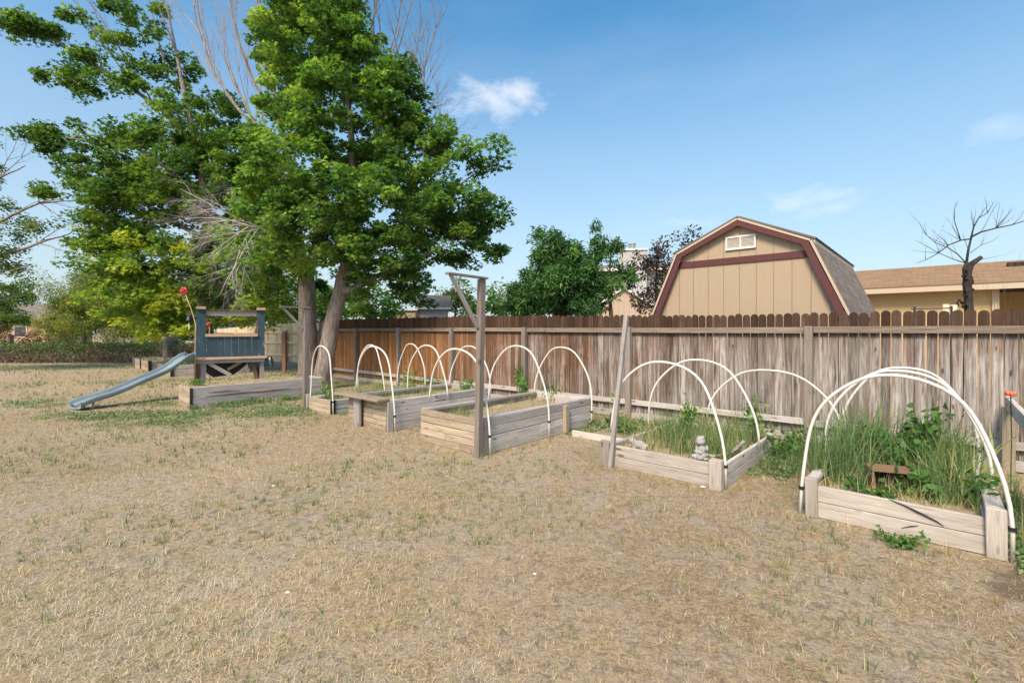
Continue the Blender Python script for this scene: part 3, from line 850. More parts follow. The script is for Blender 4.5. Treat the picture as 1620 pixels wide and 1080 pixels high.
# hedge edging timber
et = thing('timber_edging', 'low grey log edging running in front of the hedge', 'edging', G(125, 571.5))
mb = MB()
for x0, x1 in ((-3.5, -1.3), (-1.2, 0.7), (0.8, 2.4)): mb.tube([(x0, 0, .07), ((x0 + x1) / 2, .02, .08), (x1, 0.05, .07)], 0.075, 7)
mb.build('log', M['bedwood_dark'], et)

# ------------------------------------------------------------------ playhouse
Lc = Vector((-7.66, 11.5, 0)); ph_rz = math.atan2(0.8, 1.24)
ph = thing('playhouse', 'small raised playhouse with flaking dark blue boards and an open window', 'playhouse', Lc, ph_rz)
Wd, Dp, Zp = 1.48, 1.30, 0.92
def vboards(mb, x0, x1, z0, z1, y, n, t=0.02):
    w = (x1 - x0) / n
    for i in range(n): mb.box((x0 + w * (i + .5), y, (z0 + z1) / 2), (w - 0.003, t, z1 - z0), jit=0.001)
mb = MB(); vboards(mb, 0.0, Wd, Zp, 1.42, 0, 10); vboards(mb, 0, 0.2, 1.425, 2.09, 0, 1); vboards(mb, Wd - 0.17, Wd, 1.425, 2.09, 0, 1)
mb.build('front_wall', M['bluewood'], ph, bevel=0.002)
mb = MB()
for k in range(9): mb.box((Wd - 0.01, 0.08 + k * 0.138, 1.17 if k < 8 else 1.5), (0.02, 0.13, 0.5 if k < 8 else 1.16))
mb.build('side_wall', M['brownwood'], ph)
mb = MB(); mb.box((Wd / 2, 0.05, 2.0), (Wd - 0.36, 0.045, 0.12), jit=.002); mb.build('top_beam', M['greypost'], ph, bevel=.003)
mb = MB(); mb.box((Wd / 2, 0.02, 2.085), (Wd - 0.3, 0.10, 0.02)); mb.build('top_trim', M['brownwood'], ph)
mb = MB(); mb.box((Wd / 2 + .01, -0.032, 1.455), (Wd - 0.34, 0.04, 0.07), jit=.002); mb.build('window_sill', M['tan'], ph, bevel=.003)
mb = MB(); mb.box((Wd / 2, -0.05, Zp - 0.035), (Wd + 0.08, 0.10, 0.055), jit=.003); mb.build('ledge', M['tan'], ph, bevel=.004)
mb = MB(); mb.box((Wd / 2, -0.02, Zp - 0.11), (Wd, 0.05, 0.085), jit=.003); mb.build('floor_beam', M['greypost'], ph, bevel=.004)
mb = MB()
for k in range(9): mb.box((Wd / 2, 0.075 + k * 0.14, Zp - 0.04), (Wd, 0.13, 0.03))
mb.build('floor_deck', M['brownwood'], ph)
for x in (0.1, Wd - 0.08):
    mb = MB(); mb.box((x, 0.0, 2.125), (0.2, 0.16, 0.065), jit=.003); mb.build('post_cap', M['tan'], ph, bevel=.005)
for x, y, m_ in ((0.03, 0.06, 'brownwood'), (0.14, 0.06, 'greypost'), (Wd - 0.06, 0.08, 'greypost'), (0.06, Dp, 'brownwood'), (Wd - 0.06, Dp, 'brownwood')):
    mb = MB(); mb.box((x, y, (Zp - 0.06) / 2), (0.1, 0.09, Zp - 0.06), jit=.003); mb.build('leg', M[m_], ph, bevel=.004)
for x in (0.03, Wd - .06):
    mb = MB(); mb.box((x, Dp, (Zp + 1.85) / 2), (0.09, 0.09, 1.85 - Zp)); mb.build('rear_post', M['brownwood'], ph, bevel=.004)
mb = MB(); mb.board((Wd - 0.1, Dp * .1, 0.0), (Wd - .28, Dp * .1, .8), 0.09, 0.04, wdir=(1, 0, 0)); mb.build('leg', M['brownwood'], ph)
mb = MB(); mb.board((0.22, 0.0, 0.80), (0.72, 0.0, 0.45), 0.09, 0.035); mb.build('brace', M['greypost'], ph, bevel=.003)
mb = MB(); mb.board((1.1, 0.3, 0.84), (0.66, 0.25, 0.58), 0.07, 0.03); mb.build('brace', M['tan'], ph, bevel=.003)
mb = MB()
sh = [(0.2, .5, .84), (1.2, .5, .84), (1.05, .52, .62), (0.8, .55, .42), (0.35, .55, .38), (0.2, .52, .5)]
mb.prism([(x, z) for x, _, z in sh], 0.5, 0.53); mb.build('dark_panel', M['nearblack'], ph)  # flat near-black panel hung below the deck

bt = thing('plastic_tube', 'dark blue plastic tube poking out under the right end of the playhouse', 'tube', Lc + Vector((math.cos(ph_rz), math.sin(ph_rz), 0)) * 1.5 + Vector((0, 0, .72)), ph_rz)
mb = MB(); mb.tube([(-0.35, 0.3, -0.04), (0.16, 0.1, 0.05)], 0.12, 16, cap=False); mb.tube([(-0.345, 0.298, -0.04), (0.157, .101, 0.05)], 0.108, 16, cap=True); mb.build('tube_wall', M['tube'], bt, smooth=False)
mb = MB(); mb.tube([(0.12, 0.115, 0.043), (0.16, .1, .05)], 0.132, 16, cap=False); mb.build('rim', M['slide'], bt)

# slide
s0 = Vector((-7.72, 11.38, 0.93)); s1 = Vector((-8.62, 9.42, 0.06))
dirh = Vector((s1.x - s0.x, s1.y - s0.y, 0)); Ls = dirh.length; dirh.normalize()
slide = thing('slide', 'faded teal plastic wave slide running down from the playhouse to the lawn', 'slide', (s0.x, s0.y, 0), math.atan2(dirh.y, dirh.x))
prof = [(0, .96), (.12, .95), (.25, .86), (.4, .74), (.6, .62), (.8, .545), (1.0, .48), (1.2, .40), (1.4, .315), (1.58, .25), (1.75, .205), (1.95, .17), (2.1, .12), (2.22, .07)]
cs = [(-.24, .0), (-.24, .09), (-.215, .11), (-.195, .09), (-.18, .0), (-.1, -.015), (0, -.02), (.1, -.015), (.18, 0), (.195, .09), (.215, .11), (.24, .09), (.24, .0), (.18, -.03), (0, -.045), (-.18, -.03)]
mb = MB(); n = len(cs)
for i, (x, z) in enumerate(prof):
    wdn = 1.0 + (0.18 * max(0, (x - 1.7) / .5))
    for y, dz in cs: mb.v.append((x * Ls / 2.16, y * wdn * .86, z + dz * .9))
for i in range(len(prof) - 1):
    for k in range(n):
        k2 = (k + 1) % n; mb.f.append((i * n + k, i * n + k2, (i + 1) * n + k2, (i + 1) * n + k)); mb.t.append(.5); mb.uv += [(0, 0)] * 4
mb.f.append(tuple(range(n))); mb.t.append(.5); mb.uv += [(0, 0)] * n
e = (len(prof) - 1) * n
mb.f.append(tuple(e + k for k in range(n))[::-1]); mb.t.append(.5); mb.uv += [(0, 0)] * n
so = mb.build('chute', M['slide'], slide, smooth=True)
sm = so.modifiers.new('s', 'SUBSURF'); sm.levels = 1; sm.render_levels = 2
mb = MB(); mb.tube([(2.0 * Ls / 2.16, -.16, .0), (1.98 * Ls / 2.16, -.16, .14)], 0.02, 8); mb.tube([(2.0 * Ls / 2.16, .16, .0), (1.98 * Ls / 2.16, .16, .14)], 0.02, 8); mb.build('foot', M['slide'], slide)

# red flower ornaments
def flower_orn(label, head, foot, bend, r):
    root = thing('flower_ornament', label, 'ornament', (foot.x, foot.y, 0))
    o = Vector((foot.x, foot.y, 0))
    mb = MB(); mb.tube([foot - o, bend - o, (bend + head) / 2 - o + Vector((.02, 0, 0)), head - o], [.014, .014, .010, .008], 7); mb.build('stick', M['tan'], root, smooth=True)
    mb = MB()
    for k in range(9):
        a = 2 * math.pi * k / 9
        c = head - o + Vector((math.cos(a) * r * .55, -0.01 * (k % 2), math.sin(a) * r * .45)); mb.ell(c, (r * .42, .02, r * .38), n=8, m=5)
    mb.ell(head - o + Vector((0, -.02, 0)), (r * .3, .03, r * .28)); mb.build('petals', M['red'], root, smooth=True)
flower_orn('red metal flower on a tall bent stick at the playhouse corner', P(291, 460, 11.35), Vector(((307.5 - 810) / 750 * 11.35, 11.35, 0.0)), P(309.5, 512, 11.35), 0.11)
flower_orn('red flower on a stick seen through the playhouse window', P(330, 513, 13.6), Vector(((332 - 810) / 750 * 13.6, 13.6, 0)), P(331, 530, 13.6), 0.08)
bl = thing('wind_bell', 'small dark bell hanging from a hook left of the playhouse', 'bell', Vector(((299 - 810) / 750 * 11.6, 11.6, 0)))
mb = MB(); mb.tube([(0.13, 0, 0), (0.13, 0, 2.0), (0.08, 0, 2.06), (0, 0, 2.0), (0, 0, 1.93)], 0.006, 6); mb.build('hook', M['iron'], bl)
mb = MB(); mb.tube([(0, 0, 1.95), (0, 0, 1.9), (0, 0, 1.84), (0, 0, 1.81)], [.02, .045, .06, .085], 12); mb.build('bell', M['iron'], bl, smooth=True)
mb = MB(); mb.box((0, 0, 1.68), (.02, .005, .15)); mb.tube([(0, 0, 1.82), (0, 0, 1.75)], .003, 4); mb.build('wind_tail', M['white'], bl)

# bucket by the trunk
pk = thing('bucket', 'orange red plastic bucket beside the trunk behind the far arm post', 'bucket', G(479, 588.5))
mb = MB(); mb.tube([(0, 0, 0), (0, 0, .02), (0, 0, .36), (0, 0, .37)], [.13, .14, .17, .17], 16); mb.build('pail', M['pot'], pk, smooth=False)
mb = MB(); mb.tube([(0, 0, .335), (0, 0, .372)], .182, 16, cap=False); mb.build('rim', M['pot'], pk)

# ------------------------------------------------------------------ statues, cardboard, litter
def stone_fig(name, label, loc, rz, parts, vox=0.007):
    mb = MB()
    for c, r, *rest in parts: mb.ell(c, r, n=14, m=10)
    o = mb.build(name, M['stone'], None, smooth=True)
    o.location = loc; o.rotation_euler = (0, 0, rz)
    m = o.modifiers.new('r', 'REMESH'); m.mode = 'VOXEL'; m.voxel_size = vox; m.use_smooth_shade = True
    m2 = o.modifiers.new('s', 'SMOOTH'); m2.iterations = 2; m2.factor = 0.5
    tag(o, label, 'statue'); return o
ch = [((0, 0, .045), (.065, .055, .045)), ((0, .005, .095), (.045, .036, .05)), ((0, -.004, .188), (.046, .047, .047)), ((0, .0, .145), (.02, .02, .02)),
      ((-.045, -.012, .10), (.016, .02, .04)), ((.045, -.012, .10), (.016, .02, .04)), ((-.03, -.045, .075), (.03, .014, .013)), ((.03, -.045, .075), (.03, .014, .013)),
      ((-.04, -.05, .025), (.04, .035, .022)), ((.04, -.05, .025), (.04, .035, .022)), ((0, -.05, .184), (.008, .010, .008)), ((-.02, -.040, .172), (.014, .012, .011)), ((.02, -.040, .172), (.014, .012, .011)), ((0, -.046, .166), (.010, .006, .004)), ((0, -.036, .205), (.034, .014, .010)),
      ((-.05, .03, .12), (.02, .012, .034)), ((.05, .03, .12), (.02, .012, .034)), ((-.03, .028, .11), (.03, .014, .02)), ((.03, .028, .11), (.03, .014, .02)), ((0, .01, .228), (.03, .03, .014)), ((-.028, -.008, .222), (.018, .02, .014)), ((.028, -.008, .222), (.018, .02, .014)),
      ((-.038, 0, .185), (.008, .01, .012)), ((.038, 0, .185), (.008, .01, .012)), ((0, 0, .008), (.08, .075, .014))]
stone_fig('cherub_statue', 'grey stone cherub sitting on the front corner of the low bed', W(1.86, 5.02, 0.245), RZ - 0.5, ch, 0.0055)
rb = [((0, 0, .05), (.09, .05, .05)), ((-.09, 0, .085), (.042, .036, .04)), ((-.12, 0, .07), (.02, .015, .015)), ((-.09, .02, .13), (.01, .008, .035)), ((-.085, -.02, .13), (.01, .008, .035)), ((.07, -.03, .02), (.035, .02, .02)), ((-.05, -.03, .015), (.03, .015, .015)), ((.09, 0, .05), (.02, .02, .02))]
stone_fig('stone_figure', 'small grey stone animal lying behind the left front board of the cherub bed', W(2.62, 5.13, 0.20), RZ, rb, 0.007)
cb = thing('cardboard_box', 'brown open box lying among the grass of the overgrown bed', 'box', W(0.33, 5.22, 0.24), RZ + 0.35)
mb = MB(); mb.box((0, 0, .16), (.30, .22, .015)); mb.build('lid', M['brick'], cb)
for sx in (-1, 1):
    mb = MB(); mb.box((sx * .14, 0, .075), (.013, .21, .15)); mb.build('box_side', M['brownwood'], cb)
mb = MB(); mb.box((0, .1, .075), (.26, .013, .15)); mb.build('box_back', M['nearblack'], cb)
def litter(label, loc, s):
    mb = MB()
    for k in range(5): mb.ell((random.uniform(-1, 1) * s * .4, random.uniform(-1, 1) * s * .4, s * .3), (s * random.uniform(.3, .6), s * random.uniform(.2, .5), s * random.uniform(.15, .3)), n=6, m=4)
    o = mb.build('litter', M['paper'], None); o.location = loc; tag(o, label, 'litter', 'pale scraps on the lawn')
litter('crushed white paper scrap at the foot of the cherub bed corner', G(1112, 771), 0.035)
for lab, px, py, s in (('pale tan scrap on the dry lawn at the lower middle left', 455, 938, .022), ('tiny white scrap on the lawn left of centre', 433, 769, .02), ('small pale scrap on the open lawn right of the middle', 846, 908, .016), ('white speck of litter on the lawn in front of the long bed', 302, 752, .02)):
    litter(lab, G(px, py), s)

# ------------------------------------------------------------------ gambrel shed
SV = 9.2
shed = thing('barn_shed', 'cream gambrel roofed barn shed with maroon trim behind the fence', 'shed', W(2.72, SV, 0), RZ)
HWS, WH, BX, BZ, PZ, DEP = 1.56, 1.95, 1.10, 3.06, 3.56, 4.5
prof = [(-HWS, 0), (HWS, 0), (HWS, WH), (BX, BZ), (0, PZ), (-BX, BZ), (-HWS, WH)]
mb = MB(); mb.prism(prof, 0, DEP); mb.build('wall', M['shed'], shed)
# roof skins
def slab(mb, a, b, y0, y1, t=0.03, uoff=0.0):
    a = Vector((a[0], 0, a[1])); b = Vector((b[0], 0, b[1])); d = (b - a); L = d.length; d.normalize()
    nn = Vector((-d.z, 0, d.x))
    if nn.z < 0: nn = -nn
    b0 = len(mb.v)
    for y in (y0, y1):
        for p in (a, b, b + nn * t, a + nn * t): mb.v.append((p.x, y, p.z))
    for q, uvs in (((0, 1, 2, 3), None), ((7, 6, 5, 4), None), ((3, 2, 6, 7), [(y0, 0), (y0, L), (y1, L), (y1, 0)]), ((0, 4, 5, 1), None), ((0, 3, 7, 4), None), ((1, 5, 6, 2), None)):
        mb.f.append(tuple(b0 + i for i in q)); mb.t.append(.5); mb.uv += uvs or [(0, 0), (.1, 0), (.1, .01), (0, .01)]
for sx in (-1, 1):
    mb = MB()
    slab(mb, (sx * (HWS + .10), WH - 0.13), (sx * (BX + .03), BZ + .03), -0.10, DEP + 0.1)
    mb.build('roof', M['roof_grey'], shed)
    mb = MB(); slab(mb, (sx * (BX + .10), BZ + .02), (0, PZ + .06), -0.10, DEP + 0.1, 0.035); mb.build('roof', M['roof_grey'], shed)
    # cream strip just under the shingles, then maroon trim board
    mb = MB()
    slab(mb, (sx * (HWS + .085), WH - 0.13), (sx * (BX + .02), BZ + .0), -0.125, -0.10, 0.035)
    slab(mb, (sx * (BX + .02), BZ + .0), (0, PZ + .02), -0.125, -0.10, 0.035)
    mb.build('rake_strip', M['cream'], shed)
    mb = MB()
    def poly_board(pts_, y0, y1): mb.prism(pts_, y0, y1)
    w_ = 0.145
    poly_board([(sx * (HWS + .07), WH - .14), (sx * (BX + .005), BZ - .005), (sx * (BX - .085), BZ - .045), (sx * (HWS + .07 - .115), WH - .14)][::sx], -0.118, -0.09)
    poly_board([(sx * (BX + .005), BZ - .004), (0, PZ + .015), (0, PZ - .085), (sx * (BX - .085), BZ - .044)][::sx], -0.118, -0.09)
    poly_board([(sx * HWS, WH - .15), (sx * HWS, 0.2), (sx * (HWS - .13), 0.2), (sx * (HWS - .13), WH - .15)][::sx], -0.022, -0.002)
    mb.build('trim_board', M['trim'], shed)
    mb = MB(); slab(mb, (sx * HWS, WH), (sx * (BX - 0.02), BZ - .03), -0.09, 0, .02); slab(mb, (sx * (BX), BZ - .02), (0, PZ - .02), -0.09, 0, .02); mb.build('soffit', M['cream'], shed)
    # upper roof overhang edge board on the side
    mb = MB(); mb.box((sx * (BX + .085), DEP / 2, BZ - .015), (.02, DEP + .18, .06)); mb.build('drip_board', M['cream'], shed)
mb = MB(); mb.box((0, -0.013, 2.865), (2 * 1.155, 0.02, 0.115)); mb.build('band_board', M['trim'], shed)
vn = MB(); vx0, vx1, vz0, vz1 = 2.72 - 2.936, 2.72 - 2.45, 3.07, 3.29
for c, s_ in ((((vx0 + vx1) / 2, -.02, vz0), (vx1 - vx0 + .03, .03, .025)), (((vx0 + vx1) / 2, -.02, vz1), (vx1 - vx0 + .03, .03, .025)), ((vx0, -.02, (vz0 + vz1) / 2), (.025, .03, vz1 - vz0 - .026)), ((vx1, -.02, (vz0 + vz1) / 2), (.025, .03, vz1 - vz0 - .026)), (((vx0 + vx1) / 2, -.02, (vz0 + vz1) / 2), (.02, .03, vz1 - vz0 - .026))): vn.box(c, s_)
vo = vn.build('gable_vent', M['white'], shed)
sl = MB()
for k in range(9): sl.board(((vx0 + .013), -.012, vz0 + .025 + k * .0215), (vx1 - .013, -.012, vz0 + .025 + k * .0215), .018, .006, wdir=(0, -.7, .7))
o_ = sl.build('louvres', M['white'], vo)

# ------------------------------------------------------------------ neighbour house at the right
HVv = 18.0
hs = thing('tan_house', 'long tan house with a brown shingle roof beyond the fence at the right', 'house', W(1.0, HVv, 0), RZ)
x0, x1 = -2.2, 12.0
mb = MB(); mb.box(((x0 + 2.05) / 2, 2.9, 1.36), (2.05 - x0, 5.0, 2.72)); mb.box(((2.051 + x1) / 2, 3.9, 1.355), (x1 - 2.052, 3.0, 2.71)); mb.build('wall', M['tanwall'], hs)
mb = MB()
def slab_y(mb, y0, z0, y1, z1, xa, xb, t=.08):
    b0 = len(mb.v); L = math.hypot(y1 - y0, z1 - z0)
    for x in (xa, xb):
        for y, z in ((y0, z0), (y1, z1), (y1, z1 + t), (y0, z0 + t)): mb.v.append((x, y, z))
    for q, uvs in (((0, 1, 2, 3), 0), ((7, 6, 5, 4), 0), ((3, 2, 6, 7), 1), ((0, 4, 5, 1), 0), ((0, 3, 7, 4), 0), ((1, 5, 6, 2), 0)):
        mb.f.append(tuple(b0 + i for i in q)); mb.t.append(.5)
        mb.uv += [(xa, 0), (xa, L), (xb, L), (xb, 0)] if uvs else [(0, 0)] * 4
slab_y(mb, 0, 2.78, 3.5, 3.67, x0 - .4, x1); slab_y(mb, 7.0, 2.78, 3.5, 3.67, x0 - .4, x1)
mb.build('roof', M['roof_tan'], hs)
mb = MB(); mb.box(((x0 + x1) / 2 - .2, -0.015, 2.745), (x1 - x0 + .38, .03, .14)); mb.build('fascia', M['cream'], hs)
mb = MB(); mb.box(((x0 + x1) / 2 - .2, 0.25, 2.73), (x1 - x0 + .38, .48, .02)); mb.build('soffit', M['tanwall'], hs)
mb = MB(); mb.box((2.12, .37, 1.36), (.14, .09, 2.72)); mb.build('corner_trim', M['cream'], hs)
for cx_, w_ in ((3.55, .9),):
    mb = MB(); mb.box((cx_, 2.37, 1.02), (w_ + .16, .05, 2.04)); d = mb.build('door_frame', M['white'], hs)
    mb = MB(); mb.box((cx_, 2.335, .98), (w_, .03, 1.95)); mb.build('door_panel', M['cream'], d)
mb = MB(); mb.box((4.9, 2.37, 1.5), (1.3, .05, 1.2)); wf = mb.build('window_frame', M['white'], hs)
mb = MB(); mb.box((4.9, 2.34, 1.5), (1.15, .02, 1.05)); mb.build('pane', M['glass'], wf)
mb = MB(); mb.box((2.85, .35, 1.36), (.001, .001, .001))
mb = MB(); mb.box((4.48, 0.28, 1.35), (.14, .14, 2.7)); mb.build('porch_post', M['cream'], hs)
mb = MB()
for sx in (4.75, 5.05, 5.35): mb.box((sx, .6, 1.85), (.24, .04, 1.5))
mb.build('shutter', M['greywall'], hs)
for xx, yy, rr, hh in ((4.55, 3.0, .10, .16), (4.1, 3.2, .05, .15)):
    z = 2.86 + yy * .254
    mb = MB(); mb.tube([(xx, yy, z - .05), (xx, yy, z + hh)], rr, 12); mb.tube([(xx, yy, z + hh - .03), (xx, yy, z + hh + .01)], rr * 1.3, 12); mb.build('roof_vent', M['metal'], hs)
mb = MB(); mb.box((2.7, 2.5, 3.52), (.42, .3, .14)); mb.build('roof_vent', M['bark_dark'], hs)

# small yard things over the fence
fr = thing('yard_rack', 'dark metal rack showing just above the fence beside the barn shed', 'rack', W(0.35, 11.5), RZ)
mb = MB()
for x in (0, 0.5): mb.tube([(x, 0, 0), (x, 0, 2.02)], .018, 6)
mb.tube([(-.05, 0, 1.98), (.52, 0, 1.98)], .014, 6); mb.tube([(-.05, 0, 1.5), (.52, 0, 1.5)], .014, 6); mb.build('frame', M['iron'], fr)
cr = thing('board_stack', 'pale boards leaning upright beyond the fence before the tan house', 'boards', W(-0.05, 14.2), RZ)
mb = MB(); mb.board((0, 0, 0), (.05, .1, 2.16), .1, .02, wdir=(1, 0, 0)); mb.board((.16, 0, 0), (.17, .1, 2.14), .12, .02, wdir=(1, 0, 0)); mb.build('board', M['creamwood'], cr)

# ------------------------------------------------------------------ small shed beyond the fence
D2 = 19.0
ss = thing('garden_shed', 'small grey garden shed with shingle roof beyond the fence behind the tree', 'shed', ((661 - 810) / 750 * D2, D2, 0), R(8))
mb = MB(); mb.box((.6, 1.0, 1.23), (1.2, 2.0, 2.46)); mb.build('wall', M['greywall'], ss)
mb = MB(); mb.box((.03, -.012, 1.2), (.09, .02, 2.4)); mb.build('corner_trim', M['brownwood'], ss)
mb = MB(); slab_y(mb, -.12, 2.46, 1.0, 3.0, -.1, 1.32, .05); slab_y(mb, 2.12, 2.46, 1.0, 3.0, -.1, 1.32, .05); mb.build('roof', M['roof_grey'], ss)
mb = MB(); mb.box((.61, -.13, 2.45), (1.42, .02, .08)); mb.build('fascia', M['white'], ss)
lf = thing('lean_shed', 'tan boarded lean-to wall left of the small grey shed', 'shed', ((641 - 810) / 750 * 20, 20, 0), R(-10))
mb = MB(); mb.box((-.1, .8, 1.18), (1.1, 1.6, 2.36)); mb.build('wall', M['creamwood'], lf)
mb = MB(); mb.box((-.1, .8, 2.38), (1.2, 1.7, .04)); mb.build('roof', M['roof_grey'], lf)

# ------------------------------------------------------------------ grey house with chimney
D3 = 30.0
gh = thing('grey_house', 'two storey grey house with a boxed chimney between the trees beyond the fence', 'house', ((978 - 810) / 750 * D3, D3, 0), R(-12))
mb = MB(); mb.box((.85, 0, 3.25), (1.7, 1.2, 6.5)); mb.build('chimney', M['greywall'], gh)
ccap = MB(); ccap.box((.85, 0, 6.52), (1.85, 1.35, .09)); ccap.build('chimney_cap', M['white'], gh)
mb = MB(); mb.tube([(.85, 0, 6.55), (.85, 0, 6.95)], .18, 14); mb.tube([(.85, 0, 6.80), (.85, 0, 6.86)], .24, 14); mb.tube([(.85, 0, 6.93), (.85, 0, 7.0)], .26, 14); mb.build('flue', M['metal'], gh)
mb = MB(); mb.box((1.5, 4.0, 2.75), (8.5, 6.6, 5.5)); mb.build('wall', M['greywall'], gh)
mb = MB(); slab_y(mb, .3, 5.45, 4.0, 6.1, -3.2, 6.2, .1); slab_y(mb, 7.7, 5.45, 4.0, 6.1, -3.2, 6.2, .1); mb.build('roof', M['roof_grey'], gh)
mb = MB(); mb.box((1.5, .28, 5.42), (9.4, .04, .18)); mb.build('fascia', M['white'], gh)
mb = MB(); mb.box((3.4, .66, 4.3), (1.3, .06, 1.0)); wf = mb.build('window_frame', M['white'], gh)
mb = MB(); mb.box((3.4, .62, 4.3), (1.15, .03, .85)); mb.build('pane', M['glass'], wf)
mb = MB(); mb.prism([(-1.6, 0), (2.2, 0), (2.2, 2.7), (.3, 3.9), (-1.6, 2.7)], -2.6, -.61); mb.build('porch_wall', M['brownwall'], gh)
mb = MB(); slab(mb, (-1.9, 2.55), (.3, 3.93), -2.8, -.6, .1); slab(mb, (2.5, 2.55), (.3, 3.93), -2.8, -.6, .1); mb.build('porch_roof', M['white'], gh)

# far house at left
lh = thing('far_house', 'low tan house with grey roof far behind the hedge at the left', 'house', ((45 - 810) / 750 * 42, 42, 0), R(10))
mb = MB(); mb.box((-3.2, 3, 1.2), (9, 6, 2.4)); mb.build('wall', M['tanwall'], lh)
mb = MB(); slab_y(mb, -.5, 2.35, 3, 3.9, -8.3, 1.6, .12); slab_y(mb, 6.5, 2.35, 3, 3.9, -8.3, 1.6, .12); mb.build('roof', M['roof_grey'], lh)
mb = MB(); mb.box((-.6, -.02, 1.4), (1.0, .05, 1.0)); wf = mb.build('window_frame', M['white'], lh); mb = MB(); mb.box((-.6, -.05, 1.4), (.85, .02, .85)); mb.build('pane', M['glass'], wf)

# ------------------------------------------------------------------ trees
def wander(a, b, n, amp):
    a = Vector(a); b = Vector(b); L = (b - a).length; out = []
    for i in range(n + 1):
        t = i / n
        k = amp * L * math.sin(math.pi * t)
        out.append(a.lerp(b, t) + Vector([random.uniform(-1, 1) * k for _ in range(3)]))
    return out


def twigs(mb, start, d, length, rad, depth, spread=0.5, nb=4, up=0.0, sides=4):
    d = Vector(d).normalized(); pts = [Vector(start)]; rads = [rad]
    n = 5; cur = d.copy()
    for i in range(n):
        cur = (cur + Vector([random.uniform(-1, 1) * 0.13 for _ in range(3)]) + Vector((0, 0, up * 0.1))).normalized()
        pts.append(pts[-1] + cur * length / n); rads.append(rad * (1 - 0.8 * (i + 1) / n))
    mb.tube(pts, rads, sides if depth > 0 else 3, cap=False)
    if depth <= 0: return
    for k in range(nb):
        i = random.randint(1, n - 1) if k else n - 1
        bd = (pts[i + 1] - pts[i]).normalized()
        nd = (bd + Vector([random.gauss(0, 1) for _ in range(3)]).normalized() * spread + Vector((0, 0, up * 0.3))).normalized()
        twigs(mb, pts[i], nd, length * random.uniform(.45, .7), rads[i] * .6, depth - 1, spread, nb, up, sides)


def in_blobs(blobs, n_per_vol, shell=0.45):
    """clump centres inside a list of ellipsoids (centre Vector, radii)"""
    C = []
    for c, r in blobs:
        vol = 4.19 * r[0] * r[1] * r[2]; n = max(5, int(vol * n_per_vol))
        for _ in range(n):
            v = Vector([random.gauss(0, 1) for _ in range(3)]).normalized() * (random.uniform(shell ** 3, 1) ** (1 / 3))
            C.append(Vector((c.x + v.x * r[0], c.y + v.y * r[1], c.z + v.z * r[2])))
    return C


def tree(name, label, base, trunk, limbs, blobs, leafm, barkm, dens=3.0, per=110, cl_r=0.42, leaf=0.14, tmpl=MAPLE, group=None, cat='tree', up=0.55, flat=0.6, dead=(), tone_fn=None, twig_r=0.008, droop=.3, shell=.45):
    root = thing(name, label, cat, (base.x, base.y, 0), 0, group)
    O = Vector((base.x, base.y, 0))
    tb = MB()
    tp = [Vector(p) - O for p, r in trunk]; tr = [r for p, r in trunk]
    # refine trunk
    fine, fr_ = [], []
    for i in range(len(tp) - 1):
        for k in range(4):
            t = k / 4; fine.append(tp[i].lerp(tp[i + 1], t) + Vector((random.uniform(-1, 1), random.uniform(-1, 1), 0)) * tr[i] * .05); fr_.append((tr[i] * (1 - t) + tr[i + 1] * t) * random.uniform(.96, 1.04))
    fine.append(tp[-1]); fr_.append(tr[-1])
    tb.tube(fine, fr_, 14); tb.build('trunk', barkm, root, smooth=True)
    lb = MB(); nodes = [(p, r) for p, r in zip(fine, fr_) if p.z > fine[-1].z * .35 or p.z > 1.8]
    for lm in limbs:
        lp_ = [Vector(p) - O for p, r in lm]; lr = [r for p, r in lm]
        f2, r2 = [], []
        for i in range(len(lp_) - 1):
            for k in range(3):
                t = k / 3; f2.append(lp_[i].lerp(lp_[i + 1], t) + Vector([random.uniform(-1, 1) * .03 for _ in range(3)])); r2.append(lr[i] * (1 - t) + lr[i + 1] * t)
        f2.append(lp_[-1]); r2.append(lr[-1]); lb.tube(f2, r2, 9); nodes += list(zip(f2, r2))
    C = [c - O for c in in_blobs(blobs, dens, shell)]
    C.sort(key=lambda c: min((c - p).length for p, r in nodes[::3]))
    NA = [p for p, r in nodes]; NR = [r for p, r in nodes]
    for c in C:
        best = None; bd = 1e9
        for i, p in enumerate(NA):
            d = (c - p).length + (0.6 if p.z > c.z + .3 else 0)
            if d < bd: bd = d; best = i
        L = (c - NA[best]).length
        r0 = min(NR[best] * .7, .008 + .016 * L + .004)
        w = wander(NA[best], c, max(2, min(5, int(L / .35))), .07)
        rr = [r0 + (twig_r * .6 - r0) * i / (len(w) - 1) for i in range(len(w))]
        lb.tube(w, rr, 5, cap=False)
        for p, r in zip(w[1:], rr[1:]): NA.append(p); NR.append(max(r, twig_r))
    lb.build('branches', barkm, root, smooth=True)
    for dl, dm in dead:
        dl.build('dead_branches', dm, root, smooth=True)
    P_ = []; tn = []
    for c in C:
        k = int(per * random.uniform(.55, 1.4)); rad = cl_r * random.uniform(.65, 1.3)
        v = rng.normal(size=(k, 3)); v /= np.linalg.norm(v, axis=1)[:, None]; v *= (rng.uniform(.15, 1, k) ** .5)[:, None] * rad
        v[:, 2] *= flat; v[:, 2] -= droop * (v[:, 0] ** 2 + v[:, 1] ** 2) / max(rad, .1)
        P_.append(v + np.array(c))
        base_t = rng.normal(.45, .19)
        tn.append(np.clip(rng.normal(base_t, .16, k), 0, 1))
    P_ = np.concatenate(P_); tn = np.concatenate(tn)
    if tone_fn is not None: tn = np.clip(tone_fn(P_ + np.array(O), tn), 0, 1)
    leaves_np('crown', P_, leaf, tmpl, leafm, root, tn, up=up)
    return root


def blob(px, py, D, rx, ry, rd):
    return (P(px, py, D), (rx * D / F_PX, rd, ry * D / F_PX))


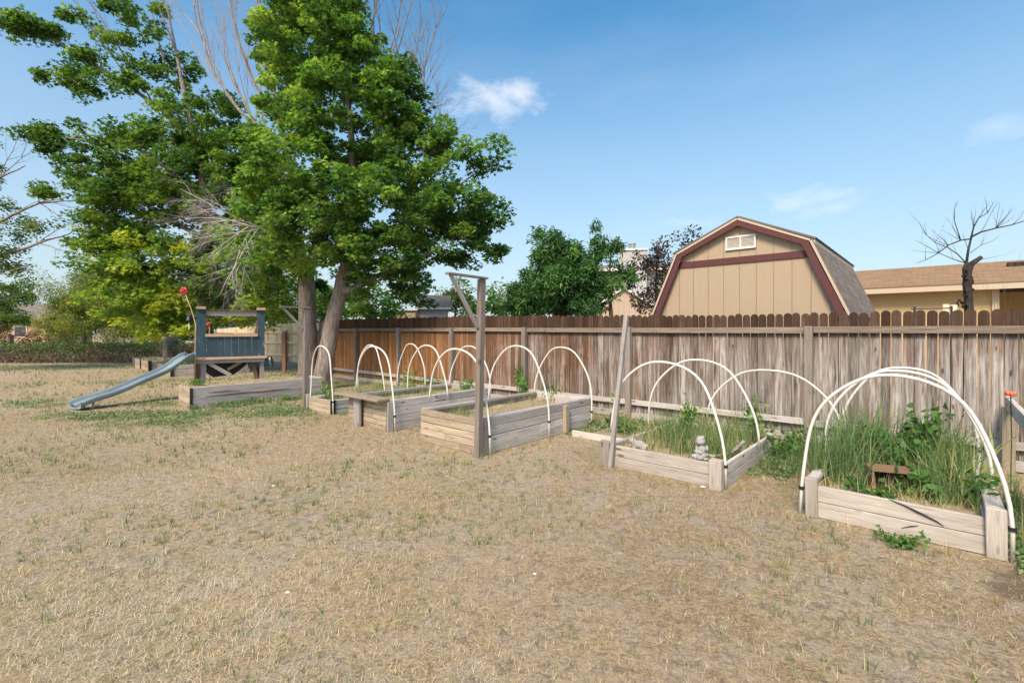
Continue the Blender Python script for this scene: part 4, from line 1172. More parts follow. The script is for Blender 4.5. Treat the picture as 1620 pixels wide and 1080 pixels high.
def TR(lst, D, dd=0):
    return [(P(px, py, D + dd * i), r) for i, (px, py, r) in enumerate(lst)]


# T1: leafy maple with the leaning trunk
b1 = G(509, 615); D1 = b1.y
t1 = [(Vector((b1.x, b1.y, -.05)), .30), (P(510, 598, D1), .245), (P(517, 560, D1), .215), (P(526, 505, D1), .195), (P(537, 465, D1), .185), (P(546, 420, D1), .15), (P(553, 360, D1), .13), (P(560, 300, D1), .11), (P(556, 220, D1), .085), (P(548, 130, D1), .06), (P(540, 30, D1), .04), (P(530, -60, D1), .02)]
l1 = [TR([(538, 462, .11), (562, 455, .09), (595, 438, .07), (640, 420, .05), (690, 395, .03)], D1, -.15),
      TR([(545, 440, .10), (572, 418, .08), (600, 385, .06), (640, 350, .045), (700, 310, .03), (760, 270, .015)], D1, -.1),
      TR([(556, 330, .09), (590, 300, .07), (640, 250, .05), (690, 220, .03)], D1, .1),
      TR([(552, 380, .07), (520, 330, .06), (480, 290, .04), (440, 270, .02)], D1, -.2),
      TR([(560, 280, .06), (600, 200, .05), (625, 130, .03)], D1, .1)]
bl1 = [blob(505, 60, 12.9, 95, 80, 1.7), blob(575, 90, 12.9, 70, 60, 1.4), blob(490, -20, 12.9, 90, 60, 1.6), blob(560, 190, 12.7, 115, 75, 1.9), blob(650, 240, 12.5, 75, 55, 1.4), blob(620, 330, 12.2, 130, 70, 2.0),
       blob(735, 255, 12.2, 60, 18, .8), blob(730, 330, 12.0, 65, 45, 1.3), blob(715, 385, 12.2, 60, 35, 1.2), blob(480, 260, 12.0, 75, 75, 1.5), blob(500, 360, 12.2, 75, 60, 1.6), blob(600, 430, 12.6, 60, 40, 1.3),
       blob(650, 460, 13.2, 40, 30, 1.0), blob(430, 330, 12.4, 50, 55, 1.2), blob(560, 385, 11.6, 45, 25, .7), blob(455, 140, 12.8, 45, 80, 1.2), blob(620, 150, 12.6, 55, 45, 1.1), blob(770, 240, 12.0, 32, 22, .4), blob(785, 330, 12.0, 24, 20, .4), blob(770, 370, 12.2, 30, 30, .6), blob(785, 400, 12.2, 14, 14, .4), blob(700, 215, 12.3, 30, 22, .5), blob(420, 250, 12.6, 25, 60, .8), blob(440, 30, 12.9, 30, 50, .8), blob(455, 395, 12.2, 60, 40, 1.2), blob(620, 400, 12, 90, 40, 1.3)]
d1 = MB()
for sp, tp_ in (((660, 190), (690, 60)), ((650, 200), (700, 110)), ((610, 120), (625, -20)), ((590, 90), (600, -30)), ((665, 235), (715, 180)), ((600, 150), (640, -10)), ((670, 250), (725, 215)), ((560, 40), (575, -60)), ((640, 170), (700, 20)), ((600, 100), (590, -40)), ((620, 110), (660, -20)), ((655, 200), (720, 140)), ((665, 220), (700, 170)), ((640, 140), (670, 10)), ((580, 60), (610, -40))):
    a = P(*sp, D1); b = P(*tp_, D1 + random.uniform(-.4, .4))
    twigs(d1, a - Vector((b1.x, b1.y, 0)), b - a, (b - a).length * 1.05, .026, 3, .55, 5, .35)
dt1 = lambda Pp, t: t - .02 + .14 * np.clip(-(Pp[:, 0] + 4.6) / 3, -1, 1) + .12 * (vnoise(Pp[:, 0], Pp[:, 2], .9, 3) - .5)
tree('maple_tree', 'leafy green maple with a leaning grey trunk beside the small low bed', b1, t1, l1, bl1, M['leaf_maple'], M['bark'], dens=6.6, per=92, cl_r=.34, leaf=.128, dead=[(d1, M['bark'])], tone_fn=dt1, flat=.55)

# T2: old tree with thick fork and dead limbs
b2 = G(488, 600); D2_ = b2.y
t2 = [(Vector((b2.x, b2.y, -.05)), .36), (P(488, 585, D2_), .31), (P(487, 540, D2_), .28), (P(486, 480, D2_), .27), (P(484, 440, D2_), .24), (P(476, 400, D2_), .16), (P(468, 340, D2_), .12)]
l2 = [TR([(485, 445, .17), (500, 400, .13), (512, 340, .10), (520, 260, .06)], D2_, .1),
      TR([(470, 350, .11), (462, 280, .09), (445, 200, .07), (428, 120, .05), (415, 40, .03), (405, -40, .015)], D2_, -.1),
      TR([(468, 330, .10), (440, 270, .07), (405, 200, .045), (375, 140, .025)], D2_, .1),
      TR([(480, 420, .12), (450, 385, .09), (410, 362, .06), (375, 345, .035)], D2_, -.45)]
bl2 = [blob(430, 420, 14.5, 60, 50, 1.4), blob(390, 370, 14.8, 50, 45, 1.2), blob(470, 440, 15.5, 40, 50, 1.0), blob(460, 230, 15, 30, 40, .8), blob(520, 460, 15.5, 50, 35, 1.0)]
d2 = MB(); d2g = MB(); O2 = Vector((b2.x, b2.y, 0))
l2 += [TR([(405, 200, .05), (365, 160, .04), (335, 110, .03), (312, 40, .02), (300, -30, .01)], D2_, .05),
       TR([(445, 200, .05), (400, 130, .035), (375, 60, .025), (360, -20, .012)], D2_, .05)]
for limb, t0s in ((l2[1], (.35, .45, .55, .62, .7, .78, .85, .5, .9)), (l2[2], (.5, .6, .7, .8, .9, 1.0)), (l2[4], (.15, .3, .4, .5, .6, .7, .85)), (l2[5], (.15, .3, .45, .6, .75, .9))):
    for t0 in t0s:
        f = t0 * (len(limb) - 1); i = min(int(f), len(limb) - 2)
        a = limb[i][0].lerp(limb[i + 1][0], f - i); d = (limb[i + 1][0] - limb[i][0]).normalized()
        d = d * .8 + Vector((random.uniform(-.5, .25), random.uniform(-.3, .3), random.uniform(.3, .7)))
        twigs(d2, a - O2, d, random.uniform(1.6, 2.9), .024, 3, .34, 4, .5)
for sp, tp_ in (((410, 362), (300, 370)), ((405, 360), (290, 330)), ((400, 362), (330, 440)), ((375, 345), (280, 300)), ((375, 345), (330, 300)), ((390, 355), (360, 290)), ((420, 365), (370, 440)), ((440, 378), (420, 300)), ((395, 358), (310, 400)), ((385, 350), (300, 350)), ((410, 360), (350, 470)), ((380, 348), (310, 310)), ((400, 360), (340, 340)), ((430, 372), (395, 430))):
    a = P(*sp, 12.9); b = P(*tp_, 12.4 + random.uniform(-.8, .4))
    twigs(d2g, a - O2, b - a, (b - a).length * .95, .022, 3, .7, 5, -.2)
tree('old_tree', 'old forked tree with tall bare dead limbs behind the leaning maple', b2, t2, l2, bl2, M['leaf_maple'], M['bark'], dens=3.0, per=110, cl_r=.42, leaf=.14, dead=[(d2, M['dead']), (d2g, M['deadgrey'])])

# T3: big left maple, backlit glow painted into its leaf colours
b3 = Vector(((322 - 810) / 750 * 17.5, 17.5, 0)); D3_ = 17.5
t3 = [(Vector((b3.x, b3.y, -.05)), .32), (P(322, 560, D3_), .27), (P(326, 450, D3_), .22), (P(330, 360, D3_), .18), (P(322, 290, D3_), .15), (P(308, 220, D3_), .12), (P(296, 170, D3_), .09), (P(280, 90, D3_), .05), (P(262, 0, D3_), .025)]
l3 = [TR([(325, 320, .11), (270, 270, .09), (210, 230, .06), (140, 225, .035), (60, 205, .015)], D3_, -.2),
      TR([(308, 220, .09), (240, 160, .07), (160, 110, .045), (80, 60, .03), (20, 30, .012)], D3_, -.2),
      TR([(330, 380, .10), (270, 350, .07), (200, 330, .045), (150, 330, .02)], D3_, -.2),
      TR([(328, 420, .10), (260, 420, .07), (190, 430, .04)], D3_, .1),
      TR([(330, 370, .10), (370, 330, .07), (400, 280, .04)], D3_, .1)]
bl3 = [blob(185, 475, 16.6, 50, 35, 1.3), blob(225, 520, 16.8, 40, 16, 1.0), blob(285, 520, 17.0, 45, 18, 1.2), blob(170, 440, 17, 40, 30, 1.2), blob(370, 240, 17.3, 50, 45, 1.3), blob(420, 400, 17.5, 50, 70, 1.6), blob(170, 350, 16.8, 45, 45, 1.3), blob(200, 300, 17.2, 60, 40, 1.5), blob(320, 200, 17.5, 75, 55, 1.8), blob(255, 250, 17.3, 85, 50, 2.0), blob(330, 300, 17.0, 95, 60, 2.2), blob(220, 330, 17.0, 85, 55, 2.0), blob(190, 400, 17.0, 60, 45, 1.7), blob(270, 420, 16.8, 90, 55, 2.0),
       blob(360, 420, 17.0, 70, 65, 1.8), blob(240, 485, 16.5, 55, 35, 1.3), blob(310, 490, 17.2, 60, 35, 1.5), blob(390, 480, 17.5, 60, 40, 1.5), blob(150, 210, 16.9, 45, 20, .8), blob(85, 208, 16.8, 35, 10, .4), blob(135, 245, 16.9, 35, 18, .6), blob(165, 280, 16.9, 30, 22, .8),
       blob(180, 140, 17.0, 60, 26, 1.0), blob(115, 95, 16.8, 45, 16, .6), blob(55, 45, 16.6, 40, 10, .5), blob(40, 38, 16.6, 22, 8, .4), blob(250, 95, 17.6, 40, 40, 1.0), blob(235, 30, 17.6, 35, 30, .9), blob(130, 20, 17, 35, 12, .5), blob(180, 55, 17.2, 30, 14, .6),
       blob(285, 110, 17.8, 30, 30, .8), blob(120, 130, 17.0, 30, 16, .5), blob(395, 330, 17.5, 45, 50, 1.2), blob(30, 30, 16.4, 14, 7, .3), blob(45, 204, 16.6, 26, 7, .3), blob(70, 230, 16.6, 20, 14, .4), blob(110, 260, 16.6, 22, 16, .4), blob(75, 300, 16.6, 12, 10, .3), blob(90, 120, 16.8, 30, 12, .4), blob(20, 38, 16.5, 16, 6, .3), blob(75, 50, 16.8, 26, 9, .4), blob(150, 90, 17, 40, 14, .5), blob(200, 15, 17.2, 30, 14, .5)]
d3 = MB(); O3 = Vector((b3.x, b3.y, 0))
for sp, tp_ in (((240, 160), (130, -20)), ((200, 120), (90, 0)), ((260, 100), (200, -60)), ((280, 90), (240, -60))):
    a = P(*sp, D3_); b = P(*tp_, D3_ + random.uniform(-.6, .6)); twigs(d3, a - O3, b - a, (b - a).length, .03, 2, .3, 4, .3)
tree('maple_tree', 'big spreading yellow-green maple rising behind the playhouse', b3, t3, l3, bl3, M['leaf_maple_sun'], M['bark'], dens=4.0, per=98, cl_r=.42, leaf=.14, dead=[(d3, M['bark'])], tone_fn=lambda Pp, t: t - .08 + .34 * np.clip((5.5 - Pp[:, 2]) / 4, -.5, 1) + .25 * (vnoise(Pp[:, 0], Pp[:, 2], .6, 5) - .4), flat=.55)  # lower leaves yellowed to paint in the sun glow

# left edge tree, thin crown with bare limbs
b4 = Vector(((-70 - 810) / 750 * 17.5, 17.5, 0))
t4 = [(Vector((b4.x, b4.y, -.05)), .24), (P(-65, 480, 17.5), .2), (P(-50, 400, 17.5), .15), (P(-40, 300, 17.5), .1), (P(-30, 220, 17.5), .04)]
l4 = [TR([(-55, 430, .09), (0, 405, .06), (60, 385, .04), (110, 370, .02)], 17.5), TR([(-48, 380, .08), (0, 350, .05), (60, 320, .035), (120, 318, .015)], 17.5), TR([(-45, 330, .06), (0, 280, .035), (40, 262, .015)], 17.5), TR([(-60, 470, .07), (-10, 480, .05), (20, 470, .02)], 17.5)]
bl4 = [blob(-60, 260, 17.6, 45, 60, 1.3), blob(-100, 340, 17.6, 50, 70, 1.4), blob(-110, 430, 17.6, 45, 50, 1.2), blob(-45, 200, 17.6, 22, 30, .7), blob(-20, 360, 17.6, 45, 70, 1.3), blob(0, 440, 17.6, 38, 60, 1.0), blob(-8, 490, 17.6, 22, 28, .8), blob(30, 350, 17.5, 30, 15, .5), blob(15, 410, 17.4, 32, 20, .5), blob(68, 355, 17.5, 18, 9, .3), blob(60, 295, 17.4, 10, 5, .2), blob(30, 425, 17.5, 26, 12, .4)]
d4 = MB(); O4 = Vector((b4.x, b4.y, 0))
for sp, tp_ in (((60, 320), (135, 300)), ((60, 320), (120, 350)), ((0, 350), (70, 300)), ((60, 385), (130, 400)), ((60, 385), (110, 340)), ((0, 280), (60, 230)), ((0, 405), (60, 430)), ((100, 372), (125, 430)), ((0, 280), (20, 210))):
    a = P(*sp, 17.5); b = P(*tp_, 17.5 + random.uniform(-.4, .4)); twigs(d4, a - O4, b - a, (b - a).length, .022, 2, .55, 4, 0)
tree('thin_tree', 'thinly leaved tree with bare reaching limbs at the left edge', b4, t4, l4, bl4, M['leaf_back'], M['bark'], dens=6, per=60, cl_r=.35, leaf=.10, tmpl=OVAL, dead=[(d4, M['bark'])])


def simple_tree(name, label, px, D, blobs_, leafm, barkm, group=None, tr=.12, **kw):
    b = Vector(((px - 810) / 750 * D, D, 0))
    top = min(bb[1] for bb in blobs_) + 10
    t = [(Vector((b.x, b.y, -.05)), tr * 1.2), (P(px + 2, HOR + (top - HOR) * .1 + 10, D), tr), (P(px - 2, (HOR + 10 + top) / 2, D), tr * .6), (P(px, top + 8, D), tr * .2)]
    return tree(name, label, b, t, [], [blob(x, y, D + dd, rx, ry, rd) for x, y, rx, ry, rd, dd in blobs_], leafm, barkm, group=group, **kw)


simple_tree('fruit_tree', 'dense dark green fruit tree just beyond the fence', 885, 12.5,
            [(885, 420, 42, 45, .9, 0), (865, 385, 22, 28, .5, 0), (870, 455, 48, 38, 1.0, 0), (915, 450, 40, 35, .9, 0), (850, 460, 40, 35, .8, .3), (905, 400, 24, 26, .5, 0), (828, 478, 30, 24, .6, .3), (910, 485, 50, 20, .9, 0)],
            M['leaf_peach'], M['bark_dark'], dens=30, per=110, cl_r=.22, leaf=.14, tmpl=LANCE, up=.35, droop=.6, shell=.1, flat=.9)
simple_tree('fruit_tree', 'narrow fruit tree with a bare lower stem left of the grey chimney', 966, 12.2,
            [(948, 375, 20, 26, .4, 0), (960, 400, 24, 25, .5, 0), (945, 425, 28, 28, .6, 0), (975, 440, 30, 18, .5, 0), (985, 432, 22, 14, .4, 0), (935, 455, 24, 20, .5, 0), (960, 455, 28, 14, .5, 0)],
            M['leaf_peach'], M['brownwood'], dens=30, per=100, cl_r=.19, leaf=.13, tmpl=LANCE, up=.35, droop=.6, shell=.1, flat=.9, tr=.06)
simple_tree('plum_tree', 'sparse purple-brown leaved tree between the chimney and the barn shed', 1040, 13.5,
            [(1040, 400, 32, 22, .7, 0), (1085, 378, 30, 14, .5, 0), (1030, 430, 34, 26, .8, 0), (1065, 425, 28, 36, .7, 0), (1045, 465, 42, 26, .9, 0), (1015, 478, 20, 16, .5, 0)],
            M['leaf_plum'], M['bark_dark'], dens=16, per=55, cl_r=.26, leaf=.08, tmpl=OVAL, up=.3, tr=.07, shell=.1, flat=.9)
for lab, px, D, bb in (('bright pale green tree behind the small grey shed', 722, 24, [(722, 462, 28, 28, 1.2, 0), (705, 480, 25, 20, 1.0, 0), (740, 484, 30, 20, 1.0, 0)]),
                       ('mid green pointed tree right of the tall arm post', 790, 21, [(785, 470, 22, 28, .9, 0), (798, 488, 30, 20, 1.0, 0), (770, 488, 30, 18, 1.0, 0)]),
                       ('pale yellow-green tree left of the dense fruit tree', 822, 26, [(815, 465, 14, 26, .7, 0), (828, 480, 24, 24, 1.0, 0)]),
                       ('pale leafy tree showing between the playhouse and the trunks', 448, 28, [(448, 485, 42, 34, 1.8, 0), (430, 460, 30, 34, 1.4, 0), (465, 500, 34, 22, 1.5, 0)]),
                       ('dark green tree far behind the trunks of the maples', 500, 30, [(500, 480, 45, 45, 2, 0), (530, 490, 40, 30, 1.6, 0)]),
                       ('leafy tree behind the fence under the maple', 585, 19, [(580, 470, 48, 30, 1.4, 0), (545, 480, 38, 26, 1.2, 0), (620, 478, 30, 24, 1.1, 0)])):
    simple_tree('background_tree', lab, px, D, bb, M['leaf_back'] if 'pale' in lab else M['leaf_maple'], M['bark'], group='trees beyond the fence', dens=2.6, per=110, cl_r=.5, leaf=.15, tmpl=OVAL, shell=.1)

# shrubs and far trees at left
simple_tree('juniper_tree', 'feathery yellow-green juniper behind the hedge left of the maple', 130, 24,
            [(105, 505, 36, 26, 1.4, 0), (125, 460, 46, 36, 1.5, 0), (185, 470, 40, 40, 1.5, 0)] +
            [(130, 470, 40, 32, 1.4, 0), (125, 500, 45, 30, 1.6, 0), (165, 500, 45, 35, 1.6, 0), (98, 528, 28, 14, 1.2, 0), (190, 520, 45, 22, 1.5, 0), (140, 445, 20, 20, .7, 0)],
            M['leaf_juniper'], M['bark'], dens=3.4, per=180, cl_r=.5, leaf=.12, tmpl=LANCE, up=.2, shell=.1, flat=.8)
simple_tree('dark_shrub', 'dark leafy shrub between the juniper and the playhouse', 245, 25,
            [(250, 520, 50, 22, 1.4, 0), (215, 500, 30, 30, 1.3, 0), (295, 515, 30, 25, 1.2, 0)], M['leaf_maple'], M['bark'], dens=2.6, per=130, cl_r=.5, leaf=.13, tmpl=OVAL, cat='shrub', shell=.1)
simple_tree('spruce_shrub', 'low blue-green spruce seen behind the slide top', 262, 22, [(262, 532, 24, 12, .7, 0), (275, 540, 14, 8, .5, 0)], M['leaf_spruce'], M['bark'], dens=9, per=150, cl_r=.3, leaf=.09, tmpl=LANCE, cat='shrub', up=.2, shell=.1)
simple_tree('spruce_shrub', 'blue-green spruce seen through the playhouse window', 375, 29, [(378, 512, 16, 16, .8, 0), (365, 522, 20, 10, .8, 0)], M['leaf_spruce'], M['bark'], dens=6, per=150, cl_r=.35, leaf=.1, tmpl=LANCE, cat='shrub', up=.2, shell=.1)
simple_tree('red_shrub', 'low red-brown shrub above the hedge at the left edge', 15, 24.5, [(20, 530, 38, 12, 1.0, 0), (-20, 526, 30, 14, 1.0, 0), (52, 534, 14, 8, .6, 0)], M['leaf_red'], M['bark'], dens=4, per=150, cl_r=.4, leaf=.09, tmpl=OVAL, cat='shrub', shell=.1)
for lab, px, D, bb in (('wide green tree beyond the hedge past the left edge', -190, 32, [(-190, 470, 70, 50, 3, 0), (-130, 480, 60, 40, 2.6, 0)]),
                       ('green tree far behind the hedge at the left edge', -10, 34, [(-10, 470, 40, 40, 2.2, 0), (0, 500, 40, 26, 2, 0)]),
                       ('tall green tree beyond the yard behind the juniper', 225, 33, [(225, 470, 60, 50, 3, 0), (180, 490, 50, 36, 2.4, 0), (280, 480, 50, 44, 2.6, 0)]),
                       ('low rounded green tree right of the far house', 125, 44, [(125, 490, 36, 30, 2.2, 0), (150, 480, 30, 34, 2, 0)]),
                       ('green tree beyond the cream fence behind the playhouse', 365, 34, [(365, 470, 50, 50, 2.4, 0), (335, 495, 40, 30, 2, 0), (400, 490, 30, 34, 1.6, 0)])):
    simple_tree('background_tree', lab, px, D, bb, M['leaf_maple_sun'], M['bark'], group='trees beyond the hedge', dens=1.1, per=150, cl_r=.7, leaf=.2, tmpl=OVAL, tr=.2, shell=.1)
# bare cut tree at right
b5 = W(-0.385, 12.0); D5 = b5.y; O5 = Vector((b5.x, b5.y, 0))
ct = thing('pruned_tree', 'bare black cut-back tree with thin twigs before the tan house', 'tree', (b5.x, b5.y, 0))
mb = MB()
pp = [Vector((b5.x, b5.y, 0)), P(1533, 490, D5), P(1532, 470, D5), P(1530, 450, D5), P(1531, 430, D5), P(1536, 418, D5), P(1552, 407, D5)]
mb.tube([p - O5 for p in pp], [.09, .068, .062, .068, .06, .05, .034], 12)
mb.tube([P(1528, 440, D5) - O5, P(1526, 425, D5) - O5, P(1530, 412, D5) - O5], [.045, .035, .02], 9)
for k in range(26):
    q = P(1531 + random.choice((-6, 5)), random.uniform(425, 488), D5) - O5 + Vector((0, random.uniform(-.06, .02), 0)); mb.ell(q, (random.uniform(.02, .03), .03, random.uniform(.02, .035)), n=6, m=4)
mb.tube([P(1524, 480, D5) - O5, P(1517, 474, D5) - O5, P(1514, 479, D5) - O5, P(1517, 484, D5) - O5], [.03, .022, .016, .01], 6)
mb.build('trunk', M['bark_dark'], ct, smooth=True)
mb = MB()
def px_tw(pl, r, kids=3, ln=30):
    kids = int(kids * 1.8)
    q = [P(x, y, D5 + .02 * i * (1 if x > 1530 else -1)) - O5 for i, (x, y) in enumerate(pl)]
    mb.tube(q, [r * (1 - .75 * i / (len(q) - 1)) for i in range(len(q))], 6)
    for k in range(kids):
        i = random.randint(1, len(q) - 1); i = min(i, len(q) - 1)
        d = (q[i] - q[i - 1]).normalized()
        twigs(mb, q[i], d * .6 + Vector((random.uniform(-.5, .5), random.uniform(-.4, .4), random.uniform(.3, .9))), ln * random.uniform(.7, 1.3) * D5 / 750, r * .35, 1, .35, 2, .5)
px_tw([(1529, 415), (1532, 395), (1536, 378), (1540, 360), (1548, 345), (1562, 337)], .022, 4)
px_tw([(1536, 375), (1552, 367), (1575, 361), (1600, 356), (1625, 348), (1640, 352)], .018, 7, 38)
px_tw([(1535, 378), (1520, 380), (1500, 388), (1485, 400), (1465, 411), (1450, 416)], .014, 5, 34)
px_tw([(1528, 416), (1515, 402), (1500, 392), (1480, 384), (1466, 372), (1456, 356)], .011, 4, 26)
px_tw([(1527, 416), (1508, 410), (1485, 400), (1458, 385), (1448, 380)], .008, 2, 22)
px_tw([(1520, 380), (1510, 350), (1510, 330), (1516, 318)], .008, 2, 16)
px_tw([(1535, 400), (1552, 388), (1572, 380), (1582, 372)], .006, 2, 20)
px_tw([(1545, 412), (1565, 408), (1590, 403)], .005, 1, 12)
mb.build('branches', M['bark_dark'], ct, smooth=True)
sb = thing('bare_shrub', 'thin bare reddish twigs before the tan house at the far right', 'shrub', W(-0.9, 13.0))
mb = MB()
for k in range(4): twigs(mb, (random.uniform(-.5, .5), random.uniform(-.2, .2), 0.0), (random.uniform(-.25, .3), random.uniform(-.2, .2), 1), random.uniform(1.9, 2.5), .010, 2, .35, 3, .2)
mb.build('twigs', M['brownwood'], sb)

# ------------------------------------------------------------------ hedge
hg = thing('hedge', 'clipped low hedge with brown twiggy lower half along the far lawn', 'hedge', (-21.5, 23.3, 0))
n = 90000
X = rng.uniform(-19.5, 6.8, n); Y = rng.uniform(-.95, .8, n); Z = rng.uniform(0.03, 1.0, n) ** .8
top = .92 + .10 * (vnoise(X + 40, Y + 40, 1.2, 9) - .5) + .05 * rng.normal(size=n)
Z = np.minimum(Z, 1) * top
keep = (rng.random(n) < .45 + .55 * (vnoise(X + 50, Z + 20, 2.5, 4))) | (Z > .8 * top)
X, Y, Z, top = X[keep], Y[keep], Z[keep], top[keep]
tn = np.where(Z > top * (.50 + 1.1 * (vnoise(X + 33, Y + 10, 1.5, 8) - .5)) + rng.normal(0, .15, len(X)), rng.uniform(.45, 1, len(X)), rng.uniform(0, .5, len(X)))
leaves_np('foliage', np.stack([X, Y, Z], 1), .075, OVAL, M['leaf_hedge'], hg, tn, up=.35)
mb = MB()
for k in range(500):
    x = random.uniform(-19.3, 6.6); twigs(mb, (x, random.uniform(-.95, -.3), 0), (random.uniform(-.9, .9), random.uniform(-.4, .0), .8), random.uniform(.4, .8), .018, 1, .8, 3)
mb.build('twigs', M['bark'], hg)
bs = thing('brush_pile', 'tangled pale bare twigs standing in the far bed left of the playhouse', 'brush', Vector(((288 - 810) / 750 * 17.5, 17.5, .3)))
mb = MB()
for k in range(12): twigs(mb, (random.uniform(-.5, .6), random.uniform(-.3, .3), 0), (random.uniform(-.8, .5), random.uniform(-.3, .3), 1), random.uniform(.6, 1.1), .016, 2, .6, 3)
mb.build('twigs', M['dead'], bs)

# ------------------------------------------------------------------ lawn blades (uncountable)
BEDS = [(-0.45, 1.0, 4.68, 7.2), (1.55, 3.0, 4.88, 6.9), (4.28, 5.6, 4.15, 6.8), (6.38, 7.62, 4.1, 6.5), (8.45, 9.48, 4.3, 6.75), (11.17, 12.05, 2.7, 5.5), (19.1, 21.2, 4.1, 6.6), (22.5, 25.3, 4.1, 6.6), (26, 27.7, 4.4, 6.6)]


def uv_of(X, Y): return AX * X + AY * Y, 0.670 * X + 0.742 * Y


BARE = [(3.2, 2.8, .32, .34), (3.0, 2.4, .28, .14)]


def lawn_mask(X, Y):
    u, v = uv_of(X, Y)
    m = (v < VF - .05) | (u > 15.6)
    for a, b, c, d in BEDS: m &= ~((u > a) & (u < b) & (v > c) & (v < d))
    for x, y, rx, ry in BARE: m &= (((X - x) / rx) ** 2 + ((Y - y) / ry) ** 2 + .9 * (vnoise(X + 11, Y + 11, 6, 31) - .5) > 1) | (np.sin(X * 917.3 + Y * 533.1) > .75)
    return m & (Y < 22.6)


# green patches (world ellipses from what the photo shows): x, y, radius x, radius y
GP = []
for px, py, rx, ry in ((330, 640, 2.4, .5), (440, 655, 1.0, .35), (190, 655, 1.6, .35), (20, 640, 1.5, .6), (400, 652, 2.2, .5), (300, 662, 1.6, .5), (230, 672, 1.2, .35), (130, 662, 1.0, .3), (460, 645, 1.0, .5), (215, 605, 2.0, .9), (60, 582, 5, 1.5), (180, 580, 4, 1.2), (350, 600, 2, .8), (250, 630, 1.5, .5), (440, 592, 1.8, 1.6)):
    c = G(px, py); GP.append((c.x, c.y, rx, ry))


def green_amt(X, Y):
    a = np.zeros(len(X))
    for x, y, rx, ry in GP: a = np.maximum(a, 1.15 - np.sqrt(((X - x) / rx) ** 2 + ((Y - y) / ry) ** 2))
    return np.clip(a, 0, 1)


def scatter(d0, d1, dens, marg=1.28):
    n = int(dens * marg * 2.16 * (d1 ** 2 - d0 ** 2) / 2)
    Yv = np.sqrt(rng.uniform(d0 ** 2, d1 ** 2, n)); Xv = rng.uniform(-1.08 * marg, 1.08 * marg, n) * Yv
    k = lawn_mask(Xv, Yv); return Xv[k], Yv[k]


